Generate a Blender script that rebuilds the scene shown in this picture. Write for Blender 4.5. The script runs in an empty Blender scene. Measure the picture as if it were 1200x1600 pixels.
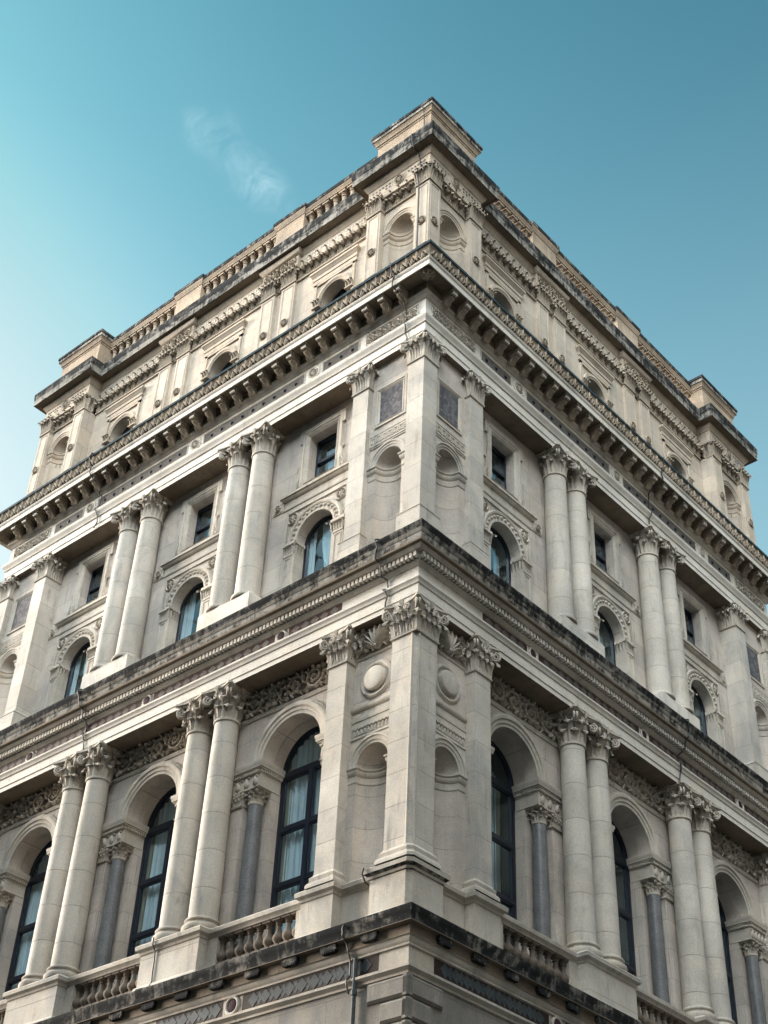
import bpy, math, random
from mathutils import Matrix, Vector
R = math.radians
rnd = random.Random(7)
C = bpy.context.scene.collection

# ------------------------------------------------------------------ camera, sky, sun, exposure
scene = bpy.context.scene
cam_d = bpy.data.cameras.new("camera")
cam = bpy.data.objects.new("camera", cam_d)
C.objects.link(cam)
scene.camera = cam
cam_d.sensor_fit = 'VERTICAL'
cam_d.sensor_height = 36.0
cam_d.lens = 2253.04 / 1600 * 36.0
cam_d.clip_end = 5000
_r = (0.75288409, 0.6569808, 0.03926538)
_dn = (-0.38954263, 0.49290534, -0.77801084)
_f = (-0.5304923, 0.57045644, 0.62702262)
cam.matrix_world = Matrix(((_r[0], -_dn[0], -_f[0], 14.65623917),
                           (_r[1], -_dn[1], -_f[1], -16.78932031),
                           (_r[2], -_dn[2], -_f[2], -17.18642904),
                           (0, 0, 0, 1)))
GROUND = -18.8
SUN_AZ = Vector((-0.95, -0.31, 0.0)).normalized()     # towards the sun, low on the left
SUN_EL = R(16)
sun_dir = Vector((SUN_AZ.x * math.cos(SUN_EL), SUN_AZ.y * math.cos(SUN_EL), math.sin(SUN_EL)))

world = bpy.data.worlds.new("World")
scene.world = world
world.use_nodes = True
nt = world.node_tree
for n in list(nt.nodes): nt.nodes.remove(n)
def N(nt, t, **kw):
    n = nt.nodes.new(t)
    for k, v in kw.items(): setattr(n, k, v)
    return n
wo = N(nt, 'ShaderNodeOutputWorld'); bg = N(nt, 'ShaderNodeBackground')
sky = N(nt, 'ShaderNodeTexSky'); sky.sky_type = 'NISHITA'; sky.sun_disc = False
sky.sun_elevation = SUN_EL
sky.sun_rotation = math.atan2(SUN_AZ.x, SUN_AZ.y)
sky.air_density = 1.0; sky.dust_density = 2.0; sky.ozone_density = 2.0
tint = N(nt, 'ShaderNodeMix', data_type='RGBA', blend_type='MULTIPLY')
tint.inputs[0].default_value = 1.0
tint.inputs[7].default_value = (0.53, 0.76, 0.415, 1)
gm = N(nt, 'ShaderNodeGamma'); gm.inputs['Gamma'].default_value = 1.7
nt.links.new(sky.outputs[0], gm.inputs['Color']); nt.links.new(gm.outputs[0], tint.inputs[6])
# a thin wisp of cloud, placed by direction in the sky
tc = N(nt, 'ShaderNodeTexCoord')
wisp_dir = Vector((-0.684, 0.349, 0.64))
nz = N(nt, 'ShaderNodeTexNoise'); nz.inputs['Scale'].default_value = 46; nz.inputs['Detail'].default_value = 7
nz.inputs['Roughness'].default_value = 0.62; nz.inputs['Distortion'].default_value = 0.9
nt.links.new(tc.outputs['Generated'], nz.inputs['Vector'])
WISP = []
def wisp(direction, radius, amount):
    d = Vector(direction).normalized()
    vd = N(nt, 'ShaderNodeVectorMath', operation='DISTANCE')
    nt.links.new(tc.outputs['Generated'], vd.inputs[0]); vd.inputs[1].default_value = d
    mr = N(nt, 'ShaderNodeMapRange', interpolation_type='SMOOTHSTEP')
    mr.inputs['From Min'].default_value = 0.0; mr.inputs['From Max'].default_value = radius
    mr.inputs['To Min'].default_value = amount; mr.inputs['To Max'].default_value = 0.0
    nt.links.new(vd.outputs['Value'], mr.inputs['Value'])
    WISP.append(mr.outputs['Result'])
def px_dir(x, y):
    a, b = (x - 600) / 2253.04, (y - 800) / 2253.04
    return tuple(_r[i] * a + _dn[i] * b + _f[i] for i in range(3))
for x_, y_, r_, a_ in ((306, 190, .016, .45), (318, 208, .020, .50), (338, 226, .020, .30), (362, 246, .022, .35), (386, 268, .022, .50), (408, 287, .022, .90), (426, 303, .018, .65), (345, 205, .022, .28), (440, 322, .014, .35)):
    wisp(px_dir(x_, y_), r_, a_)
acc = WISP[0]
for w in WISP[1:]:
    a = N(nt, 'ShaderNodeMath', operation='MAXIMUM')
    nt.links.new(acc, a.inputs[0]); nt.links.new(w, a.inputs[1]); acc = a.outputs[0]
nr = N(nt, 'ShaderNodeMapRange'); nr.inputs['From Min'].default_value = 0.36; nr.inputs['From Max'].default_value = 0.72
nt.links.new(nz.outputs[0], nr.inputs['Value'])
mw = N(nt, 'ShaderNodeMath', operation='MULTIPLY')
nt.links.new(acc, mw.inputs[0]); nt.links.new(nr.outputs['Result'], mw.inputs[1])
mw2 = N(nt, 'ShaderNodeMath', operation='MULTIPLY'); nt.links.new(mw.outputs[0], mw2.inputs[0]); mw2.inputs[1].default_value = 0.34
mn = N(nt, 'ShaderNodeVectorMath', operation='MINIMUM'); mn.inputs[1].default_value = (1.25, 1.85, 2.05)
nt.links.new(tint.outputs[2], mn.inputs[0])
cl = N(nt, 'ShaderNodeMix', data_type='RGBA')
cl.inputs[7].default_value = (3.6, 4.4, 4.6, 1)
nt.links.new(mw2.outputs[0], cl.inputs[0]); nt.links.new(mn.outputs[0], cl.inputs[6])
# pale haze low in the sky round the sun
vh = N(nt, 'ShaderNodeVectorMath', operation='DISTANCE'); nt.links.new(tc.outputs['Generated'], vh.inputs[0]); vh.inputs[1].default_value = Vector(px_dir(-420, 1000)).normalized()
mh = N(nt, 'ShaderNodeMapRange', interpolation_type='SMOOTHSTEP')
for k_, v_ in (('From Min', 0.06), ('From Max', 0.42), ('To Min', 0.95), ('To Max', 0.0)): mh.inputs[k_].default_value = v_
nt.links.new(vh.outputs['Value'], mh.inputs['Value'])
sz = N(nt, 'ShaderNodeSeparateXYZ'); nt.links.new(tc.outputs['Generated'], sz.inputs[0])
me_ = N(nt, 'ShaderNodeMapRange', interpolation_type='SMOOTHSTEP')
for k_, v_ in (('From Min', 0.48), ('From Max', 0.88), ('To Min', 0.85), ('To Max', 0.0)): me_.inputs[k_].default_value = v_
nt.links.new(sz.outputs[2], me_.inputs['Value'])
ha = N(nt, 'ShaderNodeMix', data_type='RGBA'); ha.inputs[7].default_value = (1.12, 1.80, 2.08, 1)
nt.links.new(me_.outputs['Result'], ha.inputs[0]); nt.links.new(cl.outputs[2], ha.inputs[6])
hz = N(nt, 'ShaderNodeMix', data_type='RGBA'); hz.inputs[7].default_value = (2.5, 2.9, 2.95, 1)
nt.links.new(mh.outputs['Result'], hz.inputs[0]); nt.links.new(ha.outputs[2], hz.inputs[6])
# added unseen bank of bright broken cloud behind the viewer, lighting both fronts
fill_cloud_dir = Vector((0.34, -0.70, 0.62)).normalized()
vb = N(nt, 'ShaderNodeVectorMath', operation='DISTANCE'); nt.links.new(tc.outputs['Generated'], vb.inputs[0]); vb.inputs[1].default_value = fill_cloud_dir
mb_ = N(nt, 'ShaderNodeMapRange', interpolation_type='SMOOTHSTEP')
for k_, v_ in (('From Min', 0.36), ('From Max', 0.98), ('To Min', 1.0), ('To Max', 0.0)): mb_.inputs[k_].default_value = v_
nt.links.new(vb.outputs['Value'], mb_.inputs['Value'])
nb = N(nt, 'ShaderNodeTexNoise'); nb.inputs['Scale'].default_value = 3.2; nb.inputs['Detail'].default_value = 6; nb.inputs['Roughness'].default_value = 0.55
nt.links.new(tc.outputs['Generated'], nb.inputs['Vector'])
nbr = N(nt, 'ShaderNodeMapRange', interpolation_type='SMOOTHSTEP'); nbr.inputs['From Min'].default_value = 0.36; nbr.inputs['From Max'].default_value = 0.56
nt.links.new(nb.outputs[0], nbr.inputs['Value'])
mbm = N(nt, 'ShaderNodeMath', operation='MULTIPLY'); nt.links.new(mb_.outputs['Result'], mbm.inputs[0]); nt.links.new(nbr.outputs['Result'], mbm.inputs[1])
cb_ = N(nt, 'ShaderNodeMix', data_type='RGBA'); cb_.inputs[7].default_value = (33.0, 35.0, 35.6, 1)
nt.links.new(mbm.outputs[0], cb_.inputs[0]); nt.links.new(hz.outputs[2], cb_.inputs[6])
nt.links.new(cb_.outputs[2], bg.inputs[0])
bg.inputs[1].default_value = 0.14
nt.links.new(bg.outputs[0], wo.inputs[0])

sl = bpy.data.lights.new("sun", 'SUN'); sl.energy = 4.6; sl.angle = R(24); sl.color = (1.0, 0.90, 0.80)
so = bpy.data.objects.new("sun", sl); C.objects.link(so)
so.rotation_euler = sun_dir.to_track_quat('Z', 'Y').to_euler()
so.location = (0, 0, 60)
scene.view_settings.view_transform = 'Standard'
scene.view_settings.look = 'None'
scene.view_settings.exposure = 1.36
scene.view_settings.gamma = 1.0

# ------------------------------------------------------------------ materials
MATS = {}
def mat(name):
    m = bpy.data.materials.new(name); m.use_nodes = True
    MATS[name] = m
    return m, m.node_tree, m.node_tree.nodes['Principled BSDF']
def L(nt, a, b): nt.links.new(a, b)
def mixc(nt, fac, a, b, blend='MIX'):
    n = N(nt, 'ShaderNodeMix', data_type='RGBA', blend_type=blend)
    for sock, v in ((0, fac), (6, a), (7, b)):
        if hasattr(v, 'links'): L(nt, v, n.inputs[sock])
        else: n.inputs[sock].default_value = v if not isinstance(v, tuple) else (*v, 1) if len(v) == 3 else v
    return n.outputs[2]
def math_(nt, op, a, b=0.0, c=0.0, clamp=False):
    n = N(nt, 'ShaderNodeMath', operation=op); n.use_clamp = clamp
    for i, v in enumerate((a, b, c)):
        if hasattr(v, 'links'): L(nt, v, n.inputs[i])
        else: n.inputs[i].default_value = v
    return n.outputs[0]
def noise(nt, vec, scale, detail=4, rough=0.6, dist=0.0):
    n = N(nt, 'ShaderNodeTexNoise'); n.inputs['Scale'].default_value = scale; n.inputs['Detail'].default_value = detail
    n.inputs['Roughness'].default_value = rough; n.inputs['Distortion'].default_value = dist
    L(nt, vec, n.inputs['Vector']); return n.outputs[0]
def ramp(nt, v, lo, hi, a=0.0, b=1.0):
    n = N(nt, 'ShaderNodeMapRange', interpolation_type='SMOOTHSTEP')
    n.inputs['From Min'].default_value = lo; n.inputs['From Max'].default_value = hi
    n.inputs['To Min'].default_value = a; n.inputs['To Max'].default_value = b
    L(nt, v, n.inputs['Value']); return n.outputs['Result']
def bump(nt, bsdf, h, strength, dist):
    n = N(nt, 'ShaderNodeBump'); n.inputs['Strength'].default_value = strength; n.inputs['Distance'].default_value = dist
    L(nt, h, n.inputs['Height']); L(nt, n.outputs[0], bsdf.inputs['Normal']); return n
def scaled(nt, vec, s):
    n = N(nt, 'ShaderNodeVectorMath', operation='MULTIPLY'); L(nt, vec, n.inputs[0]); n.inputs[1].default_value = s
    return n.outputs[0]

def stone(name, light, dark, grime=0.35, joints=None, drum=None, soot=0.0, soot_col=(0.010, 0.012, 0.014), tone=0.55, spec=0.2):
    """weathered limestone; joints=(block width, course height, course origin), drum=course height of column drums"""
    def neutral(c, k):
        y = 0.3 * c[0] + 0.6 * c[1] + 0.1 * c[2]
        return tuple(c[i] * (1 - k) + y * (1.035, 1.0, 0.925)[i] * k for i in range(3))
    light = neutral(light, tone); dark = neutral(dark, tone)
    m, nt, b = mat(name)
    geo = N(nt, 'ShaderNodeNewGeometry'); P = geo.outputs['Position']
    big = noise(nt, P, 0.55, 5, 0.6, 0.4)
    mid = noise(nt, P, 2.6, 6, 0.66, 0.6)
    fine = noise(nt, P, 38, 3, 0.7)
    grain = noise(nt, P, 130, 2, 0.6)
    col = mixc(nt, ramp(nt, big, 0.34, 0.68), dark, light)
    warm = mixc(nt, ramp(nt, mid, 0.38, 0.72, 0.0, 0.55), col, (light[0] * 0.95, light[1] * 0.88, light[2] * 0.79))
    col = warm
    h = math_(nt, 'MULTIPLY', fine, 0.35)
    h = math_(nt, 'ADD', h, math_(nt, 'MULTIPLY', grain, 0.25))
    if joints or drum:
        sep = N(nt, 'ShaderNodeSeparateXYZ'); L(nt, P, sep.inputs[0])
        u = math_(nt, 'SUBTRACT', sep.outputs[1], sep.outputs[0])
    if joints:
        comb = N(nt, 'ShaderNodeCombineXYZ')
        L(nt, math_(nt, 'ADD', u, 40.17), comb.inputs[0])
        L(nt, math_(nt, 'SUBTRACT', sep.outputs[2], joints[2] - 50 * joints[1]), comb.inputs[1])
        bt = N(nt, 'ShaderNodeTexBrick'); bt.offset = 0.5; bt.squash = 1.0
        bt.inputs['Scale'].default_value = 1.0
        bt.inputs['Mortar Size'].default_value = 0.0055; bt.inputs['Mortar Smooth'].default_value = 0.4
        bt.inputs['Brick Width'].default_value = joints[0]; bt.inputs['Row Height'].default_value = joints[1]
        bt.inputs['Color1'].default_value = (1, 1, 1, 1); bt.inputs['Color2'].default_value = (0.0, 0.0, 0.0, 1)
        bt.inputs['Mortar'].default_value = (0.5, 0.5, 0.5, 1); bt.inputs['Bias'].default_value = 0.0
        L(nt, comb.outputs[0], bt.inputs['Vector'])
        bw = N(nt, 'ShaderNodeRGBToBW'); L(nt, bt.outputs['Color'], bw.inputs[0])
        col = mixc(nt, math_(nt, 'MULTIPLY', bw.outputs[0], 0.42), col, (dark[0] * 0.82, dark[1] * 0.84, dark[2] * 0.88))
        col = mixc(nt, math_(nt, 'MULTIPLY', bt.outputs['Fac'], 0.62), col, (0.13, 0.115, 0.095))
        h = math_(nt, 'SUBTRACT', h, math_(nt, 'MULTIPLY', bt.outputs['Fac'], 1.5))
    if drum:
        oi = N(nt, 'ShaderNodeObjectInfo')
        zz = math_(nt, 'ADD', math_(nt, 'DIVIDE', sep.outputs[2], drum), math_(nt, 'ADD', oi.outputs['Random'], 40.0))
        fr = math_(nt, 'FRACT', zz); fl = math_(nt, 'FLOOR', zz)
        line = ramp(nt, math_(nt, 'ABSOLUTE', math_(nt, 'SUBTRACT', fr, 0.5)), 0.0, 0.014, 1.0, 0.0)
        wn = N(nt, 'ShaderNodeTexWhiteNoise', noise_dimensions='2D')
        cb = N(nt, 'ShaderNodeCombineXYZ')
        L(nt, math_(nt, 'FLOOR', math_(nt, 'ADD', zz, 0.5)), cb.inputs[0]); L(nt, math_(nt, 'MULTIPLY', oi.outputs['Random'], 7.7), cb.inputs[1])
        L(nt, cb.outputs[0], wn.inputs['Vector'])
        col = mixc(nt, math_(nt, 'MULTIPLY', wn.outputs['Value'], 0.38), col, (dark[0] * 0.85, dark[1] * 0.87, dark[2] * 0.9))
        col = mixc(nt, math_(nt, 'MULTIPLY', line, 0.55), col, (0.12, 0.105, 0.085))
        h = math_(nt, 'SUBTRACT', h, math_(nt, 'MULTIPLY', line, 1.2))
    # rain streaks and soot patches with shapes of their own
    st = noise(nt, scaled(nt, P, (5.5, 5.5, 0.55)), 1.0, 6, 0.7, 0.2)
    pat = noise(nt, P, 1.25, 6, 0.7, 0.5)
    g = math_(nt, 'MULTIPLY', ramp(nt, st, 0.46, 0.74), ramp(nt, pat, 0.40, 0.66))
    col = mixc(nt, math_(nt, 'MULTIPLY', g, grime), col, (0.10, 0.095, 0.085))
    cool = noise(nt, scaled(nt, P, (0.9, 0.9, 0.5)), 1.0, 7, 0.68, 0.8)
    col = mixc(nt, ramp(nt, cool, 0.45, 0.68, 0.0, 0.58 * min(1.0, grime * 1.3)), col, (dark[0] * 0.66, dark[1] * 0.72, dark[2] * 0.80))
    pit = noise(nt, P, 17, 2, 0.5)
    pitm = ramp(nt, pit, 0.735, 0.775)
    col = mixc(nt, math_(nt, 'MULTIPLY', pitm, 0.55), col, (0.09, 0.08, 0.07))
    spk = ramp(nt, fine, 0.3, 0.7, -0.13, 0.10)
    hs = N(nt, 'ShaderNodeHueSaturation'); L(nt, col, hs.inputs['Color']); L(nt, math_(nt, 'ADD', spk, 1.0), hs.inputs['Value'])
    col = hs.outputs[0]
    if soot > 0:
        s1 = noise(nt, scaled(nt, P, (2.2, 2.2, 3.2)), 1.0, 7, 0.72, 0.6)
        s2 = noise(nt, scaled(nt, P, (9, 9, 1.6)), 1.0, 5, 0.7)
        sm = ramp(nt, math_(nt, 'ADD', math_(nt, 'MULTIPLY', s1, 0.65), math_(nt, 'MULTIPLY', s2, 0.35)), 0.64 - 0.34 * soot, 0.76 - 0.30 * soot)
        col = mixc(nt, math_(nt, 'MULTIPLY', sm, 0.93), col, soot_col)
        h = math_(nt, 'ADD', h, math_(nt, 'MULTIPLY', s2, 1.1))
    L(nt, col, b.inputs['Base Color'])
    b.inputs['Roughness'].default_value = 0.86
    b.inputs['Specular IOR Level'].default_value = spec
    bump(nt, b, h, 0.55, 0.014)
    return m

LT = (0.64, 0.55, 0.475); DK = (0.43, 0.36, 0.30)
stone('masonry', LT, DK, 0.6, joints=(0.95, 0.635, 3.742))
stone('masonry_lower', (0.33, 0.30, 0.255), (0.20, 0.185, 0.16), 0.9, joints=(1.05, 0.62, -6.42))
stone('drum_stone', (0.62, 0.56, 0.475), (0.44, 0.39, 0.32), 0.55, drum=0.78)
stone('pier_stone', (0.63, 0.57, 0.48), (0.42, 0.37, 0.305), 0.75, drum=0.63)
stone('trim', (0.58, 0.52, 0.43), (0.39, 0.335, 0.265), 0.7)
stone('white_trim', (0.66, 0.62, 0.545), (0.53, 0.49, 0.42), 0.40)
stone('carving', (0.52, 0.46, 0.375), (0.37, 0.315, 0.245), 0.5)
stone('attic_stone', (0.55, 0.455, 0.35), (0.41, 0.33, 0.245), 0.55, joints=(1.0, 0.62, 9.3), tone=0.38)
stone('attic_trim', (0.50, 0.41, 0.31), (0.35, 0.28, 0.205), 0.7, tone=0.3)
stone('parapet_stone', (0.36, 0.285, 0.21), (0.22, 0.17, 0.125), 0.9, soot=0.10, tone=0.0)
stone('baluster_tan', (0.42, 0.33, 0.24), (0.28, 0.21, 0.15), 0.6, tone=0.15)
stone('carving_dark', (0.37, 0.31, 0.235), (0.24, 0.195, 0.145), 0.6, tone=0.2)
stone('niche_stone', LT, DK, 0.45, drum=0.635)
stone('sooty', (0.36, 0.33, 0.28), (0.22, 0.20, 0.17), 0.85, soot=0.60, spec=0.06)
stone('black_crust', (0.27, 0.25, 0.22), (0.15, 0.14, 0.125), 0.8, soot=0.80, spec=0.04)
stone('shaded_soffit', (0.24, 0.195, 0.145), (0.15, 0.12, 0.085), 0.8, soot=0.22, tone=0.1)  # undersides and recesses: their shade put into a darker stone colour, besides some soot

def speckled(name, c1, c2, rough=0.45, scale=42):
    m, nt, b = mat(name)
    P = N(nt, 'ShaderNodeNewGeometry').outputs['Position']
    n1 = noise(nt, P, scale, 3, 0.8); n2 = noise(nt, P, 3.5, 4, 0.6)
    col = mixc(nt, ramp(nt, n1, 0.38, 0.62), c1, c2)
    col = mixc(nt, ramp(nt, n2, 0.35, 0.7, 0.0, 0.45), col, tuple(x * 0.6 for x in c1))
    L(nt, col, b.inputs['Base Color']); b.inputs['Roughness'].default_value = rough
    b.inputs['Specular IOR Level'].default_value = 0.45 if name == 'granite' else 0.06
    return m
speckled('granite', (0.105, 0.11, 0.115), (0.19, 0.195, 0.20), 0.35)
speckled('grey_marble', (0.085, 0.08, 0.074), (0.155, 0.143, 0.13), 0.5, 14)
speckled('slab_marble', (0.075, 0.072, 0.078), (0.17, 0.158, 0.16), 0.4, 9)
speckled('porphyry', (0.05, 0.028, 0.024), (0.085, 0.05, 0.042), 0.5, 60)
speckled('purple_marble', (0.04, 0.022, 0.028), (0.075, 0.042, 0.05), 0.75, 60)
speckled('lozenge_mauve', (0.10, 0.082, 0.078), (0.15, 0.125, 0.118), 0.55, 30)
speckled('lozenge_blue', (0.045, 0.056, 0.062), (0.08, 0.095, 0.10), 0.5, 30)
speckled('dark_ground', (0.03, 0.022, 0.02), (0.055, 0.04, 0.036), 0.6, 40)
speckled('black_stud', (0.008, 0.011, 0.02), (0.015, 0.02, 0.035), 0.3, 40)
speckled('lead', (0.020, 0.033, 0.040), (0.045, 0.068, 0.078), 0.5, 7)
speckled('pipe_grey', (0.06, 0.07, 0.075), (0.10, 0.115, 0.12), 0.5, 20)
speckled('asphalt', (0.06, 0.06, 0.06), (0.09, 0.088, 0.085), 0.9, 60)
speckled('paving', (0.11, 0.108, 0.105), (0.16, 0.155, 0.15), 0.85, 20)
def flat(name, c, rough=0.5, **kw):
    m, nt, b = mat(name); b.inputs['Base Color'].default_value = (*c, 1); b.inputs['Roughness'].default_value = rough
    for k, v in kw.items(): b.inputs[k].default_value = v
    return m
flat('navy_paint', (0.006, 0.011, 0.022), 0.35)
flat('black_cable', (0.012, 0.012, 0.013), 0.6)
flat('room_dark', (0.02, 0.022, 0.025), 0.9)
def cloth(name, c, tr):
    m, nt, b = mat(name)
    P = N(nt, 'ShaderNodeNewGeometry').outputs['Position']
    n1 = noise(nt, scaled(nt, P, (7, 7, 0.6)), 1.0, 4, 0.6)
    L(nt, mixc(nt, ramp(nt, n1, 0.3, 0.7), tuple(x * 0.72 for x in c), c), b.inputs['Base Color'])
    b.inputs['Roughness'].default_value = 0.9
    return m
cloth('net_curtain', (0.80, 0.83, 0.82), 0.3)
cloth('tan_drape', (0.36, 0.29, 0.19), 0.1)
m, nt, b = mat('glass')
for n in list(nt.nodes):
    if n.type != 'OUTPUT_MATERIAL': nt.nodes.remove(n)
out = [n for n in nt.nodes if n.type == 'OUTPUT_MATERIAL'][0]
tr = N(nt, 'ShaderNodeBsdfTransparent'); tr.inputs[0].default_value = (0.74, 0.88, 0.95, 1)
gl = N(nt, 'ShaderNodeBsdfGlossy'); gl.inputs['Roughness'].default_value = 0.02; gl.inputs[0].default_value = (0.75, 0.93, 1, 1)
gg = N(nt, 'ShaderNodeNewGeometry'); P = gg.outputs['Position']
dt = N(nt, 'ShaderNodeVectorMath', operation='DOT_PRODUCT'); L(nt, gg.outputs['Normal'], dt.inputs[0]); L(nt, gg.outputs['Incoming'], dt.inputs[1])
cosv = math_(nt, 'ABSOLUTE', dt.outputs['Value'])
fres = math_(nt, 'ADD', 0.045, math_(nt, 'MULTIPLY', 0.955, math_(nt, 'POWER', math_(nt, 'SUBTRACT', 1.0, cosv, clamp=True), 5.0)))
bp = N(nt, 'ShaderNodeBump'); bp.inputs['Strength'].default_value = 0.02; bp.inputs['Distance'].default_value = 0.02
L(nt, noise(nt, P, 1.6, 2, 0.5), bp.inputs['Height']); L(nt, bp.outputs[0], gl.inputs['Normal'])
mx = N(nt, 'ShaderNodeMixShader')
L(nt, math_(nt, 'MULTIPLY', fres, 2.9, clamp=True), mx.inputs[0]); L(nt, tr.outputs[0], mx.inputs[1]); L(nt, gl.outputs[0], mx.inputs[2])
L(nt, mx.outputs[0], out.inputs[0])

# ------------------------------------------------------------------ mesh helpers (face coordinates: s along, d outwards, z up)
class MB:
    def __init__(self, *mats):
        self.v = []; self.f = []; self.m = []; self.mats = list(mats) or ['trim']
    def add(self, vs, fs, mi=0):
        o = len(self.v); self.v.extend(vs)
        for i, f in enumerate(fs):
            self.f.append(tuple(o + j for j in f)); self.m.append(mi[i] if isinstance(mi, (list, tuple)) else mi)
    def box(self, s0, s1, d0, d1, z0, z1, mi=0):
        self.add([(s0, d0, z0), (s1, d0, z0), (s1, d1, z0), (s0, d1, z0), (s0, d0, z1), (s1, d0, z1), (s1, d1, z1), (s0, d1, z1)],
                 [(0, 3, 2, 1), (4, 5, 6, 7), (0, 1, 5, 4), (1, 2, 6, 5), (2, 3, 7, 6), (3, 0, 4, 7)], mi)
    def cbox(self, s0, s1, d0, d1, z0, z1, c, mi=0):
        """box whose front face has bevelled edges"""
        a = [(s0, d1 - c, z0), (s1, d1 - c, z0), (s1, d1 - c, z1), (s0, d1 - c, z1)]
        b = [(s0 + c, d1, z0 + c), (s1 - c, d1, z0 + c), (s1 - c, d1, z1 - c), (s0 + c, d1, z1 - c)]
        k = [(s0, d0, z0), (s1, d0, z0), (s1, d0, z1), (s0, d0, z1)]
        fs = [(4, 5, 6, 7)]
        for i in range(4):
            j = (i + 1) % 4
            fs += [(i, j, 4 + j, 4 + i), (8 + i, 8 + j, j, i)]
        self.add(a + b + k, fs, mi)
    def prism(self, poly, d0, d1, mi=0):
        n = len(poly)
        vs = [(s, d1, z) for s, z in poly] + [(s, d0, z) for s, z in poly]
        fs = [tuple(range(n)), tuple(range(2 * n - 1, n - 1, -1))] + [(i, n + i, n + (i + 1) % n, (i + 1) % n) for i in range(n)]
        self.add(vs, fs, mi)
    def lathe(self, cs, cd, prof, n=24, mi=0, a0=0.0, a1=2 * math.pi):
        full = abs(a1 - a0 - 2 * math.pi) < 1e-6
        k = n if full else n + 1
        vs = []; fs = []
        for r, z in prof:
            for i in range(k):
                a = a0 + (a1 - a0) * i / n
                vs.append((cs + r * math.cos(a), cd + r * math.sin(a), z))
        for j in range(len(prof) - 1):
            for i in range(n):
                i2 = (i + 1) % k
                fs.append((j * k + i, j * k + i2, (j + 1) * k + i2, (j + 1) * k + i))
        if full:
            fs.append(tuple(range(k - 1, -1, -1))); fs.append(tuple((len(prof) - 1) * k + i for i in range(k)))
        self.add(vs, fs, mi)
    def tube(self, pts, rad, n=6, mi=0, flat=1.0):
        pts = [Vector(p) for p in pts]; vs = []; fs = []
        up = Vector((0.13, 1.0, 0.07)).normalized(); m = len(pts)
        for i, p in enumerate(pts):
            t = (pts[min(i + 1, m - 1)] - pts[max(i - 1, 0)])
            if t.length < 1e-9: t = Vector((0, 0, 1))
            t.normalize(); a = t.cross(up)
            if a.length < 1e-4: a = t.cross(Vector((1, 0, 0)))
            a.normalize(); b = a.cross(t)
            r = rad(i / (m - 1)) if callable(rad) else rad
            for k in range(n):
                th = 2 * math.pi * k / n
                vs.append(tuple(p + a * (r * math.cos(th)) + b * (r * flat * math.sin(th))))
        for i in range(m - 1):
            for k in range(n):
                k2 = (k + 1) % n
                fs.append((i * n + k, i * n + k2, (i + 1) * n + k2, (i + 1) * n + k))
        fs.append(tuple(range(n - 1, -1, -1))); fs.append(tuple((m - 1) * n + k for k in range(n)))
        self.add(vs, fs, mi)
    def strip(self, prof, stations, mi=0, close=False):
        """loft: stations(d) -> list of plan points; prof list of (d, z[, material])"""
        rows = [[(x, y, p[1]) for x, y in stations(p[0])] for p in prof]
        n = len(rows[0]); vs = [q for r in rows for q in r]; fs = []; ms = []
        for j in range(len(rows) - 1):
            for i in range(n if close else n - 1):
                i2 = (i + 1) % n
                fs.append((j * n + i, j * n + i2, (j + 1) * n + i2, (j + 1) * n + i))
                ms.append(prof[j + 1][2] if len(prof[j + 1]) > 2 else mi)
        self.add(vs, fs, ms)
    def arch(self, cs, zc, prof, d_base, a0=0.0, a1=math.pi, n=28, mi=0):
        """moulding round an arch; prof list of (radius, d)"""
        vs = []; fs = []; k = len(prof)
        for i in range(n + 1):
            a = a0 + (a1 - a0) * i / n
            for r, d in prof: vs.append((cs + r * math.cos(a), d_base + d, zc + r * math.sin(a)))
        for i in range(n):
            for j in range(k - 1): fs.append((i * k + j, i * k + j + 1, (i + 1) * k + j + 1, (i + 1) * k + j))
        fs.append(tuple(range(k))); fs.append(tuple(n * k + j for j in range(k)))
        self.add(vs, fs, mi)
    def blob(self, s, d, z, ang, l, w, h, mi=0, tilt=0.0, point=0.55):
        """half-round leaf lying on a face, pointing along ang (in the s-z plane)"""
        ca, sa = math.cos(ang), math.sin(ang); vs = []; fs = []; NU, NV = 6, 5
        for i in range(NU + 1):
            t = i / NU; wd = w * math.sin(math.pi * min(1, t ** point * 0.97 + 0.015)) * 0.5
            x = l * t
            for j in range(NV):
                u = -1 + 2 * j / (NV - 1); y = wd * u
                hh = h * math.sqrt(max(0, 1 - u * u)) * (0.35 + 0.65 * math.sin(math.pi * min(1, t * 0.85 + 0.1))) + tilt * t
                if abs(u) < 0.01: hh += h * 0.12
                vs.append((s + ca * x - sa * y, d + hh, z + sa * x + ca * y))
        for i in range(NU):
            for j in range(NV - 1): fs.append((i * NV + j, i * NV + j + 1, (i + 1) * NV + j + 1, (i + 1) * NV + j))
        self.add(vs, fs, mi)
    def dome(self, s, d, z, r, h, n=10, mi=0, rings=3):
        vs = []; fs = []
        for j in range(rings + 1):
            a = 0.5 * math.pi * j / rings
            for i in range(n):
                t = 2 * math.pi * i / n
                vs.append((s + r * math.cos(a) * math.cos(t), d + h * math.sin(a), z + r * math.cos(a) * math.sin(t)))
        for j in range(rings):
            for i in range(n):
                i2 = (i + 1) % n; fs.append((j * n + i, j * n + i2, (j + 1) * n + i2, (j + 1) * n + i))
        self.add(vs, fs, mi)
    def ring(self, s, d, z, r, w, h, n=28, mi=0):
        prof = [(r - w, 0.0), (r - w, h * 0.6), (r - w * 0.5, h), (r, h * 0.55), (r, 0.0)]
        self.arch(s, z, prof, d, 0.0, 2 * math.pi, n, mi)
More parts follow.
